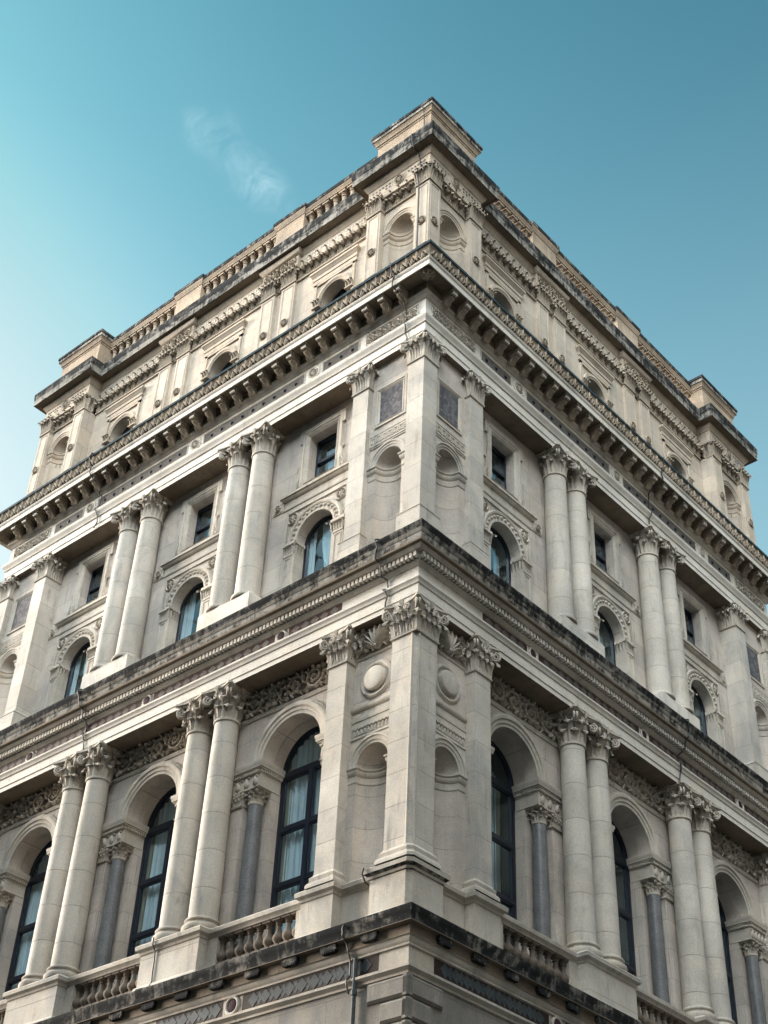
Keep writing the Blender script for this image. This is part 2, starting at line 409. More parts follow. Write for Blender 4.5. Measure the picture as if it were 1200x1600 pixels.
    def rosette(self, s, d, z, r, mi=0, petals=8):
        self.ring(s, d, z, r, r * 0.22, 0.045, 20, mi)
        for k in range(petals):
            self.blob(s, d, z, 2 * math.pi * k / petals, r * 0.74, r * 0.5, 0.04, mi)
        self.dome(s, d + 0.02, z, r * 0.22, 0.04, 8, mi)
    def build(self, name, parent=None, M=None, smooth=38, label=None):
        me = bpy.data.meshes.new(name)
        me.from_pydata(self.v, [], self.f)
        for n in self.mats: me.materials.append(MATS[n])
        me.polygons.foreach_set('material_index', self.m)
        if smooth:
            me.polygons.foreach_set('use_smooth', [True] * len(me.polygons))
            me.update()
            me.set_sharp_from_angle(angle=R(smooth))
        me.validate(); me.update()
        o = bpy.data.objects.new(name, me); C.objects.link(o)
        if parent: o.parent = parent
        if M is not None: o.matrix_local = M
        if label: o['label'] = label
        return o

T = 15.15
ML = Matrix(((-1, 0, 0, 0), (0, -1, 0, 0), (0, 0, 1, 0), (0, 0, 0, 1)))
MR = Matrix(((0, 1, 0, 0), (1, 0, 0, 0), (0, 0, 1, 0), (0, 0, 0, 1)))
MIR = Matrix(((-1, 0, 0, T), (0, 1, 0, 0), (0, 0, 1, 0), (0, 0, 0, 1)))
FACES = (ML, MR)
ENDS = (ML, MR, ML @ MIR, MR @ MIR)
def at(s): return Matrix.Translation((s, 0, 0))
def kids(o): return list(o.children)
def dup(o, M):
    c = o.copy(); C.objects.link(c); c.parent = o.parent; c.matrix_local = M
    for k in kids(o):
        q = k.copy(); C.objects.link(q); q.parent = c; q.matrix_local = k.matrix_local.copy()
    return c
def spread(o, Ms):
    """first placement moves o itself, the rest are copies"""
    Ms = list(Ms)
    for M in Ms[1:]: dup(o, M)
    o.matrix_local = Ms[0]

def outline(p, b=None, cut=2.06):
    """plan path round the two street fronts; b = set-back of the bays between the corner pavilions"""
    def st(d):
        q = p + d
        pts = [(-T - q, 9.0), (-T - q, -q)]
        if b is not None: pts += [(-(T - cut - d), -q), (-(T - cut - d), -(q - b)), (-(cut + d), -(q - b)), (-(cut + d), -q)]
        pts += [(q, -q)]
        if b is not None: pts += [(q, cut + d), (q - b, cut + d), (q - b, T - cut - d), (q, T - cut - d)]
        pts += [(q, T + q), (-9.0, T + q)]
        return pts
    return st
def rect(s0, s1, d0, d1):
    def st(e): return [(s0 - e, d0 - e), (s1 + e, d0 - e), (s1 + e, d1 + e), (s0 - e, d1 + e)]
    return st

BAYS = (3.45, 7.55, 11.65)
PAIRS1 = (5.53, 9.60); PAIRS2 = (5.58, 9.58); HALF = 0.405
P0, P1, P2 = 0.455, 0.18, 0.0          # wall-front planes of ground floor, first floor, second floor
W1, W2, WA = -0.38, -0.50, -0.43       # recessed bay walls

# ------------------------------------------------------------------ ground
g = MB('paving'); g.add([(-400, -400, GROUND), (400, -400, GROUND), (400, 400, GROUND), (-400, 400, GROUND)], [(0, 1, 2, 3)])
o = g.build('ground', smooth=0); o['kind'] = 'structure'; o.data.materials[0] = MATS['asphalt']
g = MB('paving'); g.strip([(0, GROUND + 0.004), (0, GROUND + 0.14), (-6, GROUND + 0.14)], lambda d: [(-T - 6 - d, 20), (-T - 6 - d, -6 - d), (6 + d, -6 - d), (6 + d, T + 6 + d), (-9, T + 6 + d)])
o = g.build('pavement', smooth=0); o['kind'] = 'structure'

# ------------------------------------------------------------------ the palace
B = bpy.data.objects.new('stone_palace', None); C.objects.link(B)
B['label'] = 'pale stone corner palace with carved columns, arched windows and dark weathered cornices'
B['category'] = 'building'

def leaf(mb, P, w, h, out, curl, nu=5, nv=13, mi=0, lobes=3.5, base=0.012):
    """acanthus leaf: P(u, out, z) maps to space; curls over at the tip"""
    def grid(off):
        vs = []
        for i in range(nv + 1):
            v = i / nv
            if v < 0.68:
                t = v / 0.68; z = (h - curl * 0.5) * t; o = base + out * (t ** 2.2)
            else:
                a = (v - 0.68) / 0.32 * R(205)
                z = (h - curl * 0.5) + curl * 0.55 * math.sin(a); o = base + out + curl * 0.55 * (1 - math.cos(a))
            ww = w * (0.62 + 0.38 * math.sin(math.pi * min(1.0, v * 1.05))) * (1 + 0.20 * math.cos(2 * math.pi * lobes * v))
            if v > 0.8: ww *= 1 - (v - 0.8) / 0.2 * 0.55
            for j in range(nu):
                u = -1 + 2 * j / (nu - 1)
                rib = 0.018 * (1 if j == nu // 2 else 0) * (w / 0.2)
                vs.append(P(u * ww * 0.5, o - 0.16 * w * u * u + rib + off, z))
        return vs
    a = grid(0.0); b = grid(-0.014); n = len(a); fs = []
    for i in range(nv):
        for j in range(nu - 1):
            q = (i * nu + j, i * nu + j + 1, (i + 1) * nu + j + 1, (i + 1) * nu + j)
            fs.append(q); fs.append(tuple(n + k for k in reversed(q)))
    mb.add(a + b, fs, mi)

def spiral(r0, r1, turns, n, a0=0.0, sgn=1):
    for i in range(n + 1):
        t = i / n; a = a0 + sgn * turns * 2 * math.pi * t; r = r0 * (1 - t) ** 1.0 + r1 * t
        yield r * math.cos(a), r * math.sin(a)

def abacus(mb, cs, cd, hw, z0, z1, mi=0, con=0.16):
    """concave-sided abacus, corners cut"""
    def st(e):
        pts = []; a = hw + e; cut = 0.10 * hw
        for k in range(4):
            c, s = math.cos(k * math.pi / 2), math.sin(k * math.pi / 2)
            for i in range(9):
                t = -1 + 2 * i / 8; x = a - con * hw * (1 - t * t); y = t * (a - cut)
                pts.append((cs + c * x - s * y, cd + s * x + c * y))
        return pts
    hgt = z1 - z0
    mb.strip([(-0.09, z0), (-0.05, z0 + 0.15 * hgt), (-0.03, z0 + 0.5 * hgt), (0, z0 + 0.58 * hgt), (0, z1), (-0.3, z1)], st, mi, close=True)

def capital_round(cs, cd, r, z0, z1, style=1, n_leaf=8):
    mb = MB('carving'); h = z1 - z0; ab = 0.16 * h
    za = z1 - ab
    mb.lathe(cs, cd, [(r * 0.98, z0 - 0.05), (r * 1.10, z0 - 0.045), (r * 1.13, z0 - 0.022), (r * 1.10, z0), (r, z0 + 0.004), (r * 0.98, z0 + h * 0.3), (r * 1.02, z0 + h * 0.55), (r * 1.22, z0 + h * 0.78), (r * 1.38, za)], 28)
    def ring(n, ph, zz, hh, w, out, curl, lobes):
        for k in range(n):
            a = ph + 2 * math.pi * k / n
            def Pm(u, o, z, a=a):
                rr = r + o; t = a + u / max(r, 0.05)
                return (cs + rr * math.cos(t), cd + rr * math.sin(t), zz + z)
            leaf(mb, Pm, w, hh, out, curl, lobes=lobes)
    if style == 1:
        ring(8, 0, z0, h * 0.38, r * 0.80, 0.05 * h, 0.13 * h, 3.5)
        ring(8, math.pi / 8, z0, h * 0.64, r * 0.70, 0.10 * h, 0.15 * h, 4.5)
    else:
        ring(8, 0, z0, h * 0.70, r * 0.62, 0.10 * h, 0.20 * h, 1.0)
        ring(8, math.pi / 8, z0, h * 0.52, r * 0.42, 0.06 * h, 0.12 * h, 1.0)
    hw = r * 1.62
    for k in range(4):
        a = math.pi / 4 + k * math.pi / 2; ca, sa = math.cos(a), math.sin(a)
        rc = hw * 1.17; R0 = 0.15 * h
        pts = []
        for i in range(7):
            t = i / 6; rr = r * 1.02 + (rc - R0 * 0.2 - r * 1.02) * t ** 1.7
            pts.append((cs + rr * ca, cd + rr * sa, z0 + h * 0.42 + (za - z0 - h * 0.42) * t ** 0.8))
        for x, z in spiral(R0, 0.02 * h, 1.9, 30, math.pi / 2, -1):
            pts.append((cs + (rc - R0 * 0.3 + x) * ca, cd + (rc - R0 * 0.3 + x) * sa, za - R0 + z))
        for e in (-1, 1):
            q = [(x - sa * 0.045 * h * e, y + ca * 0.045 * h * e, z) for x, y, z in pts]
            mb.tube(q, lambda t: 0.040 * h * (1 - 0.45 * t), 6)
        # small helices and centre flower of each side
        b = k * math.pi / 2; cb, sb = math.cos(b), math.sin(b)
        for e in (-1, 1):
            q = []
            for x, z in spiral(0.085 * h, 0.012 * h, 1.6, 20, math.pi / 2 - 0.3 * e, e):
                y = e * 0.115 * h + x; rr = r * 1.36
                q.append((cs + rr * cb - y * sb, cd + rr * sb + y * cb, za - 0.10 * h + z))
            mb.tube(q, 0.026 * h, 5)
        rr = hw * 0.90
        for j in range(5):
            g_ = -0.9 + 0.45 * j
            mb.tube([(cs + rr * cb, cd + rr * sb, za - 0.03 * h), (cs + (rr + 0.045 * h) * cb - math.sin(g_) * 0.10 * h * sb, cd + (rr + 0.045 * h) * sb + math.sin(g_) * 0.10 * h * cb, za + 0.10 * h + math.cos(g_) * 0.10 * h)], lambda t: 0.030 * h * (1.1 - 0.5 * t), 5)
    abacus(mb, cs, cd, hw * 1.08, za, z1)
    return mb

def capital_square(cs, cd, hw, z0, z1, style=1, faces=4):
    """pilaster capital on a square core"""
    mb = MB('carving'); h = z1 - z0; ab = 0.15 * h; za = z1 - ab
    def sq(e): return [(cs - hw - e, cd - hw - e), (cs + hw + e, cd - hw - e), (cs + hw + e, cd + hw + e), (cs - hw - e, cd + hw + e)]
    mb.strip([(0, z0 - 0.06), (0.03, z0 - 0.05), (0.035, z0 - 0.02), (0.012, z0), (-0.004, z0 + 0.01), (-0.004, z0 + h * 0.55), (0.03, z0 + h * 0.75), (0.09 * h, za)], sq, 0, close=True)
    W = 2 * hw; nl = 3 if W < 0.52 else 4
    for k in range(4):
        a = k * math.pi / 2; c, s = math.cos(a), math.sin(a)
        def mk(x0, zz):
            def Pm(u, o, z):
                x, y = hw + o, x0 + u
                return (cs + c * x - s * y, cd + s * x + c * y, zz + z)
            return Pm
        if style == 1:
            for i in range(nl): leaf(mb, mk(-hw + W * (i + 0.5) / nl, z0), W / nl * 1.02, h * 0.40, 0.05 * h, 0.13 * h)
            for i in range(nl + 1):
                if 0 < i < nl: leaf(mb, mk(-hw + W * i / nl, z0), W / nl * 0.85, h * 0.64, 0.09 * h, 0.15 * h, lobes=4.5)
        else:
            for i in range(nl): leaf(mb, mk(-hw + W * (i + 0.5) / nl, z0), W / nl * 0.80, h * 0.68, 0.10 * h, 0.20 * h, lobes=1.0)
            for i in range(nl + 1):
                if 0 < i < nl: leaf(mb, mk(-hw + W * i / nl, z0), W / nl * 0.5, h * 0.5, 0.06 * h, 0.11 * h, lobes=1.0)
        # corner leaf + volute on the diagonal
        b = a + math.pi / 4; cb, sb = math.cos(b), math.sin(b); rd = hw * math.sqrt(2)
        def Pc(u, o, z): return (cs + cb * (rd + o - abs(u) * 0.5) - sb * u, cd + sb * (rd + o - abs(u) * 0.5) + cb * u, z0 + z)
        leaf(mb, Pc, 0.30 * h, h * (0.52 if style == 1 else 0.72), 0.08 * h, 0.16 * h, lobes=3.5 if style == 1 else 1.0)
        R0 = 0.15 * h; rc = rd + 0.20 * h; pts = []
        for i in range(6):
            t = i / 5; rr = rd + (rc - R0 * 0.2 - rd) * t ** 1.6
            pts.append((cs + rr * cb, cd + rr * sb, z0 + h * 0.45 + (za - z0 - h * 0.45) * t ** 0.8))
        for x, z in spiral(R0, 0.02 * h, 1.9, 28, math.pi / 2, -1):
            pts.append((cs + (rc - R0 * 0.3 + x) * cb, cd + (rc - R0 * 0.3 + x) * sb, za - R0 + z))
        for e in (-1, 1):
            mb.tube([(x - sb * 0.04 * h * e, y + cb * 0.04 * h * e, z) for x, y, z in pts], lambda t: 0.038 * h * (1 - 0.45 * t), 6)
        # face volutes in pairs
        for e in (-1, 1):
            q = []
            for x, z in spiral(0.12 * h, 0.015 * h, 1.8, 24, math.pi / 2 - 0.4 * e, e):
                y = e * min(hw * 0.45, 0.22 * h) + x; rr = hw + 0.15 * h
                q.append((cs + rr * c - y * s, cd + rr * s + y * c, za - 0.10 * h + z))
            mb.tube(q, 0.030 * h, 5)
        rr = hw + 0.13 * h
        for j in range(5):
            g_ = -0.9 + 0.45 * j
            mb.tube([(cs + rr * c, cd + rr * s, za - 0.03 * h), (cs + (rr + 0.06 * h) * c - math.sin(g_) * 0.11 * h * s, cd + (rr + 0.06 * h) * s + math.sin(g_) * 0.11 * h * c, za + 0.08 * h + math.cos(g_) * 0.10 * h)], lambda t: 0.032 * h * (1.1 - 0.5 * t), 5)
    abacus(mb, cs, cd, hw + 0.22 * h, za, z1, con=0.22)
    return mb

def rinceau(mb, s0, s1, z0, z1, d, n, depth=0.05, mi=0, seed=1, palm=True):
    """carved scrolling acanthus between s0..s1"""
    rr = random.Random(seed); h = z1 - z0; w = (s1 - s0) / n; rad = min(w * 0.46, h * 0.44)
    zc0 = (z0 + z1) / 2; tk = rad * 0.115
    for k in range(n):
        cx = s0 + w * (k + 0.5); half = k < n / 2
        sg = (1 if k % 2 else -1) * (1 if half else -1); zc = zc0 + sg * h * 0.04
        aa = math.pi if half else 0.0
        pts = [(cx + x, d + depth * (0.55 + 0.25 * i / 40), zc + z) for i, (x, z) in enumerate(spiral(rad, rad * 0.16, 1.75, 40, aa, sg if half else -sg))]
        mb.tube(pts, lambda t: tk * (1.25 - 0.6 * t), 6, mi)
        for q in range(7):
            a = aa + (sg if half else -sg) * (0.35 + q * 0.80)
            r2 = rad * (1.0 - q * 0.055)
            mb.blob(cx + r2 * math.cos(a), d + 0.006, zc + r2 * math.sin(a), a + (0.9 if (sg if half else -sg) > 0 else -0.9), rad * rr.uniform(0.34, 0.5), rad * 0.27, depth * 1.1, mi, depth * 0.5)
        for q in range(5):
            a = aa + (sg if half else -sg) * (3.0 + q * 1.2)
            r2 = rad * 0.56
            mb.blob(cx + r2 * math.cos(a), d + 0.006, zc + r2 * math.sin(a), a + 1.9, rad * 0.34, rad * 0.2, depth * 1.1, mi, depth * 0.3)
        for q in range(6): mb.blob(cx, d, zc, q * math.pi / 3 + 0.3, rad * 0.27, rad * 0.2, depth, mi, depth * 0.3)
        mb.dome(cx, d + depth * 0.6, zc, rad * 0.10, depth * 0.7, 8, mi)
        for ex, ez in ((-1, -1), (-1, 1), (1, -1), (1, 1)):
            for q in range(2):
                a = math.atan2(ez * h, ex * w) + (q - 0.5) * 0.7 + math.pi * 0
                bx, bz = cx + ex * w * 0.30, zc0 + ez * h * 0.30
                mb.blob(bx, d, bz, a + rr.uniform(-0.2, 0.2), min(w, h) * 0.24, min(w, h) * 0.10, depth * 0.8, mi, depth * 0.3)
    if palm:
        cx = (s0 + s1) / 2
        for q in range(9):
            a = math.pi * (0.08 + 0.84 * q / 8)
            mb.blob(cx, d + 0.01, z0 + h * 0.12, a, h * (0.52 + 0.26 * math.sin(a)), h * 0.13, depth * 1.25, mi, depth * 0.8)
        mb.dome(cx, d, z0 + h * 0.14, h * 0.12, depth * 1.5, 10, mi)

def wall_arch(mb, s0, s1, z0, z1, cs, r, zc, d, depth, n=24, mi=0, zb=None):
    """front of a wall panel with an arched opening, plus the reveal"""
    zb = z0 if zb is None else zb
    arc = [(cs + r, zb)] + [(cs + r * math.cos(math.pi * i / n), zc + r * math.sin(math.pi * i / n)) for i in range(n + 1)] + [(cs - r, zb)]
    out = [(s1, zb)]
    for i in range(n + 1):
        a = math.pi * i / n; c, s = math.cos(a), math.sin(a)
        if a < math.atan2(z1 - zc, s1 - cs): x, z = s1, zc + (s1 - cs) * math.tan(a)
        elif a > math.pi - math.atan2(z1 - zc, cs - s0): x, z = s0, zc - (cs - s0) * math.tan(a)
        else: x, z = cs + (z1 - zc) * c / s, z1
        out.append((x, z))
    out.append((s0, zb)); k = len(arc)
    vs = [(x, d, z) for x, z in arc] + [(x, d, z) for x, z in out] + [(x, d - depth, z) for x, z in arc]
    fs = []
    for i in range(k - 1):
        fs += [(i, k + i, k + i + 1, i + 1), (i, i + 1, 2 * k + i + 1, 2 * k + i)]
    # corner triangles of the rectangle
    mb.add(vs, fs, mi)
    for c, e in ((s1, 1), (s0, -1)):
        i = next((i for i in range(len(out) - 1) if (out[i][1] >= z1 - 1e-6) != (out[i + 1][1] >= z1 - 1e-6) and abs(out[i][0] - c) + abs(out[i + 1][0] - c) < 2 * (s1 - s0) and ((out[i][0] - cs) * e > 0)), None)
        if i is not None: mb.add([(out[i][0], d, out[i][1]), (c, d, z1), (out[i + 1][0], d, out[i + 1][1])], [(0, 1, 2)], mi)
    if zb > z0: mb.add([(s0, d, z0), (s1, d, z0), (s1, d, zb), (s0, d, zb)], [(0, 1, 2, 3)], mi)

def niche(mb, cs, r, zb, zc, d, s0, s1, z1, imp_h, r_out, mi=0, mt=1, n=20):
    """round-headed niche with half dome, impost band and archivolt; wall panel s0..s1, zb..z1"""
    wall_arch(mb, s0, s1, zb, z1, cs, r, zc, d, 0.02, n, mi)
    vs = []; fs = []
    rows = [zb + (zc - zb) * i / 6 for i in range(7)]
    for z in rows:
        for i in range(n + 1):
            a = math.pi * i / n; vs.append((cs + r * math.cos(a), d - 0.85 * r * math.sin(a), z))
    k = n + 1
    for j in range(6):
        for i in range(n): fs.append((j * k + i, j * k + i + 1, (j + 1) * k + i + 1, (j + 1) * k + i))
    mb.add(vs, fs, mi)
    vs = []; fs = []; m = 10
    for j in range(m + 1):
        b = 0.5 * math.pi * j / m
        for i in range(n + 1):
            a = math.pi * i / n
            vs.append((cs + r * math.cos(a), d - 0.85 * r * math.sin(a) * math.cos(b), zc + r * math.sin(a) * math.sin(b)))
    for j in range(m):
        for i in range(n): fs.append((j * k + i, j * k + i + 1, (j + 1) * k + i + 1, (j + 1) * k + i))
    mb.add(vs, fs, mi)
    mb.add([(cs + r * math.cos(math.pi * i / n), d - 0.85 * r * math.sin(math.pi * i / n), zb) for i in range(n + 1)], [tuple(range(n + 1))], mi)
    w = r_out - r
    mb.arch(cs, zc, [(r - 0.005, -0.02), (r - 0.005, 0.02), (r + 0.25 * w, 0.025), (r + 0.3 * w, 0.04), (r + 0.62 * w, 0.045), (r + 0.68 * w, 0.065), (r + 0.9 * w, 0.065), (r_out, 0.03), (r_out, -0.02)], d, mi=mt, n=26)
    prof = [(0.0, zc - imp_h), (0.014, zc - imp_h + 0.01), (0.016, zc - imp_h + 0.05), (0.006, zc - imp_h + 0.06), (0.006, zc - imp_h * 0.52), (0.03, zc - imp_h * 0.45), (0.05, zc - imp_h * 0.3), (0.05, zc - imp_h * 0.18), (0.075, zc - imp_h * 0.10), (0.075, zc - 0.008), (0.0, zc)]
    def st(e):
        q = [(s1 + 0.0, d + e), (cs + r - e * 0.8, d + e)]
        for i in range(1, n):
            a = math.pi * i / n; rr = r - e
            q.append((cs + rr * math.cos(a), d - (0.85 * r - e) * math.sin(a)))
        return q + [(cs - r + e * 0.8, d + e), (s0, d + e)]
    mb.strip(prof, st, mt)

# ================================================================== ground floor (below the balcony)
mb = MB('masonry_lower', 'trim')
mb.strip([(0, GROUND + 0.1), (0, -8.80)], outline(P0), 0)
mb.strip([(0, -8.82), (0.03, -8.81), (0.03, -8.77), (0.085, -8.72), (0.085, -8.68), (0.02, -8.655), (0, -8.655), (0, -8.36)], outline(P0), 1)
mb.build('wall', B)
mb = MB('masonry_lower')
for k in range(28):
    z1 = -8.83 - 0.355 * k; z0 = z1 - 0.325; w = 0.81 if k % 2 == 0 else 0.53
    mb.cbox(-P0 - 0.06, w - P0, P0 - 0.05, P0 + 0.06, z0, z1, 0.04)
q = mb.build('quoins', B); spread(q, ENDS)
# lozenge frieze
def lozenges(name, p, zlo, zhi, gnd, mats, pitch, small, ranges):
    zc = (zlo + zhi) / 2; hh = (zhi - zlo) / 2
    for a, b in ranges:
        m1 = MB(gnd); m2 = MB(*mats)
        m1.box(a, b, p - 0.05, p + 0.003, zlo, zhi)
        n = max(1, int((b - a) / pitch)); off = ((b - a) - n * pitch) / 2
        for i in range(n):
            c = a + off + pitch * (i + 0.5)
            v = rnd.uniform(0.94, 1.0)
            mi = rnd.randrange(len(mats))
            m2.prism([(c - pitch * 0.46, zc), (c, zc - hh * v), (c + pitch * 0.46, zc), (c, zc + hh * v)], p, p + 0.010, mi)
            if small and i < n - 1:
                e = c + pitch / 2
                m2.prism([(e - pitch * 0.30, zc), (e, zc - hh * 0.93), (e + pitch * 0.30, zc), (e, zc + hh * 0.93)], p, p + 0.006, (mi + 1) % len(mats))
        x = m1.build(name, B, smooth=0); m2.build('lozenge_tiles', x, smooth=0)
        spread(x, FACES)
rng0 = [(0.16, BAYS[0] - 0.24), (BAYS[0] + 0.24, 5.4), (5.9, BAYS[1] - 0.24), (BAYS[1] + 0.24, 9.4), (9.9, BAYS[2] - 0.24), (BAYS[2] + 0.24, T - 0.16)]
lozenges('inlay_frieze', P0, -8.63, -8.37, 'dark_ground', ('lozenge_blue', 'lozenge_blue'), 0.28, True, rng0)
def roundel(p, z, r, centre, ring='white_trim', flower=False):
    mb = MB(ring, centre, 'carving')
    mb.ring(0, p, z, r, r * 0.30, 0.035, 28, 0)
    if flower:
        mb.rosette(0, p + 0.004, z, r * 0.66, 2, 10)
    else:
        mb.dome(0, p + 0.004, z, r * 0.70, 0.02, 24, 1)
    return mb
o = roundel(P0, -8.5, 0.17, 'purple_marble').build('roundel', B)
spread(o, [M @ at(s) for M in FACES for s in BAYS])

# balcony cornice
mb = MB('trim', 'sooty', 'black_crust', 'shaded_soffit')
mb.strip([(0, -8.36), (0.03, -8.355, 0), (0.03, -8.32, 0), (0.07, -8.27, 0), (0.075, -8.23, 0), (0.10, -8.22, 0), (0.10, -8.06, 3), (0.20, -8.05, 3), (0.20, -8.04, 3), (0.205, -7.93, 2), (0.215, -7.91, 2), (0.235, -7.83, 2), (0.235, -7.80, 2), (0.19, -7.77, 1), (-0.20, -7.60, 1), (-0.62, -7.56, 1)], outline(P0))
cor = mb.build('cornice', B, label='sooty black balcony cornice above the lozenge band')
mb = MB('black_crust')
mb.box(-0.17, 0.17, P0 + 0.02, P0 + 0.175, -8.15, -8.04)
for i in range(7): mb.box(-0.15 + 0.044 * i, -0.15 + 0.044 * i + 0.026, P0 + 0.05, P0 + 0.182, -8.185, -8.151)
o = mb.build('mutule', cor, smooth=0); spread(o, [M @ at(0.25 + 0.875 * k) for M in FACES for k in range(17)])

# ================================================================== first floor
# pedestal course
def ped_loop(mb, s0, s1, d1, mi=0):
    """pedestal with plinth and coping"""
    mb.strip([(0.05, -7.66), (0.05, -7.55), (0.03, -7.51), (0.0, -7.49), (0.0, -6.90), (0.02, -6.885), (0.03, -6.84), (0.085, -6.80), (0.095, -6.73), (0.07, -6.705), (0.02, -6.67), (-0.2, -6.66)], rect(s0, s1, -0.3, d1), mi, close=True)
mb = MB('trim', 'masonry_lower', 'sooty')
mb.strip([(0.05, -7.66, 0), (0.05, -7.55, 0), (0.03, -7.51, 0), (0.0, -7.49, 0), (0, -6.90, 0), (0.02, -6.885, 2), (0.03, -6.84, 0), (0.085, -6.80, 2), (0.095, -6.73, 0), (0.07, -6.705, 2), (0.02, -6.67, 0), (-0.3, -6.62, 0)],
         lambda d: [(-0.69 - d, 0.6), (-0.69 - d, -P1 - d), (P1 + d - 0.085, -P1 - d), (P1 + d, -P1 - d + 0.085), (P1 + d, 0.69 + d), (-0.6, 0.69 + d)])
mb.build('corner_pedestal', B)
mb = MB('trim', 'masonry_lower')
# between the corner and the second pilaster
mb.strip([(0.04, -7.66), (0.04, -7.55), (0.0, -7.50), (0.0, -6.90), (0.02, -6.885), (0.03, -6.84), (0.085, -6.80), (0.095, -6.73), (0.02, -6.67), (-0.3, -6.66)], lambda d: [(0.55, -0.03 + d), (1.7, -0.03 + d)], 0)
ped_loop(mb, 1.53, 2.28, P1)
o = mb.build('pedestal', B); spread(o, ENDS)
mb = MB('pier_stone', 'trim')
ped_loop(mb, -0.80, 0.80, P1 + 0.06)
o = mb.build('pedestal', B); spread(o, [M @ at(s + 0.05) for M in FACES for s in PAIRS1])

# balustrades between the pedestals
def baluster_mb(z0, z1, r, mats=('carving',), n=12, mi=0):
    mb = MB(*mats); h = z1 - z0
    mb.box(-r * 0.95, r * 0.95, -r * 0.95, r * 0.95, z0, z0 + 0.10 * h)
    mb.box(-r * 0.95, r * 0.95, -r * 0.95, r * 0.95, z1 - 0.09 * h, z1)
    pr = [(0.80, 0.10), (0.82, 0.13), (0.55, 0.16), (0.62, 0.20), (0.92, 0.27), (1.0, 0.34), (0.93, 0.42), (0.62, 0.50), (0.46, 0.58), (0.42, 0.68), (0.44, 0.76), (0.60, 0.78), (0.60, 0.81), (0.48, 0.83), (0.62, 0.87), (0.82, 0.90), (0.85, 0.91)]
    mb.lathe(0, 0, [(r * a, z0 + h * t) for a, t in pr], n)
    return mb
stone('weathered_brown', (0.20, 0.16, 0.125), (0.12, 0.10, 0.08), 0.8, tone=0.1)
runs = [(2.28, PAIRS1[0] - 0.75), (PAIRS1[0] + 0.85, PAIRS1[1] - 0.75), (PAIRS1[1] + 0.85, T - 2.28)]
for M in FACES:
    for a, b in runs:
        mb = MB('trim')
        mb.strip([(0, -7.66), (0, -7.43), (-0.05, -7.42), (-0.2, -7.42)], lambda d: [(a, 0.03 + d), (b, 0.03 + d)])
        mb.strip([(-0.2, -6.88), (0.0, -6.88), (0.01, -6.84), (0.055, -6.80), (0.065, -6.73), (0.0, -6.68), (-0.3, -6.66)], lambda d: [(a, 0.03 + d), (b, 0.03 + d)])
        mb.box(a, a + 0.26, -0.2, 0.02, -7.43, -6.87); mb.box(b - 0.26, b, -0.2, 0.02, -7.43, -6.87)
        rail = mb.build('balustrade', B, M)
        n = int(round((b - a - 0.56) / 0.245)); proto = None
        for i in range(n + 1):
            x = a + 0.28 + 0.02 + (b - a - 0.60) * i / n
            if proto is None:
                proto = baluster_mb(-7.43, -6.87, 0.105, ('weathered_brown',)).build('baluster', rail, at(x) @ Matrix.Translation((0, -0.09, 0)))
            else:
                c = proto.copy(); C.objects.link(c); c.parent = rail; c.matrix_local = at(x) @ Matrix.Translation((0, -0.09, 0))

# bay walls with arched openings
JO, JI, JD, FD = 1.265, 0.82, -0.72, -0.95      # outer jamb, inner jamb, jamb face, window frame depth
ZS1 = -3.24
mb = MB('masonry', 'trim')
edges = [2.0, (BAYS[0] + BAYS[1]) / 2, (BAYS[1] + BAYS[2]) / 2, T - 2.0]
for i, c in enumerate(BAYS):
    s0, s1 = edges[i], edges[i + 1]
    wall_arch(mb, s0, s1, ZS1, -1.40, c, 0.80, ZS1, W1, W1 - FD, 32)
    for e in (-1, 1):
        o_ = s1 if e > 0 else s0
        a, b = sorted((c + e * JO, o_)); mb.box(a, b, W1 - 0.6, W1, -7.7, -3.73)
        a, b = sorted((c + e * JI, c + e * (JO + 0.02))); mb.box(a, b, FD - 0.05, JD, -7.7, -3.70)
mb.box(2.0, T - 2.0, -1.4, W1 - 0.05, -7.75, -7.5)
o = mb.build('wall', B, ML); spread(o, FACES)
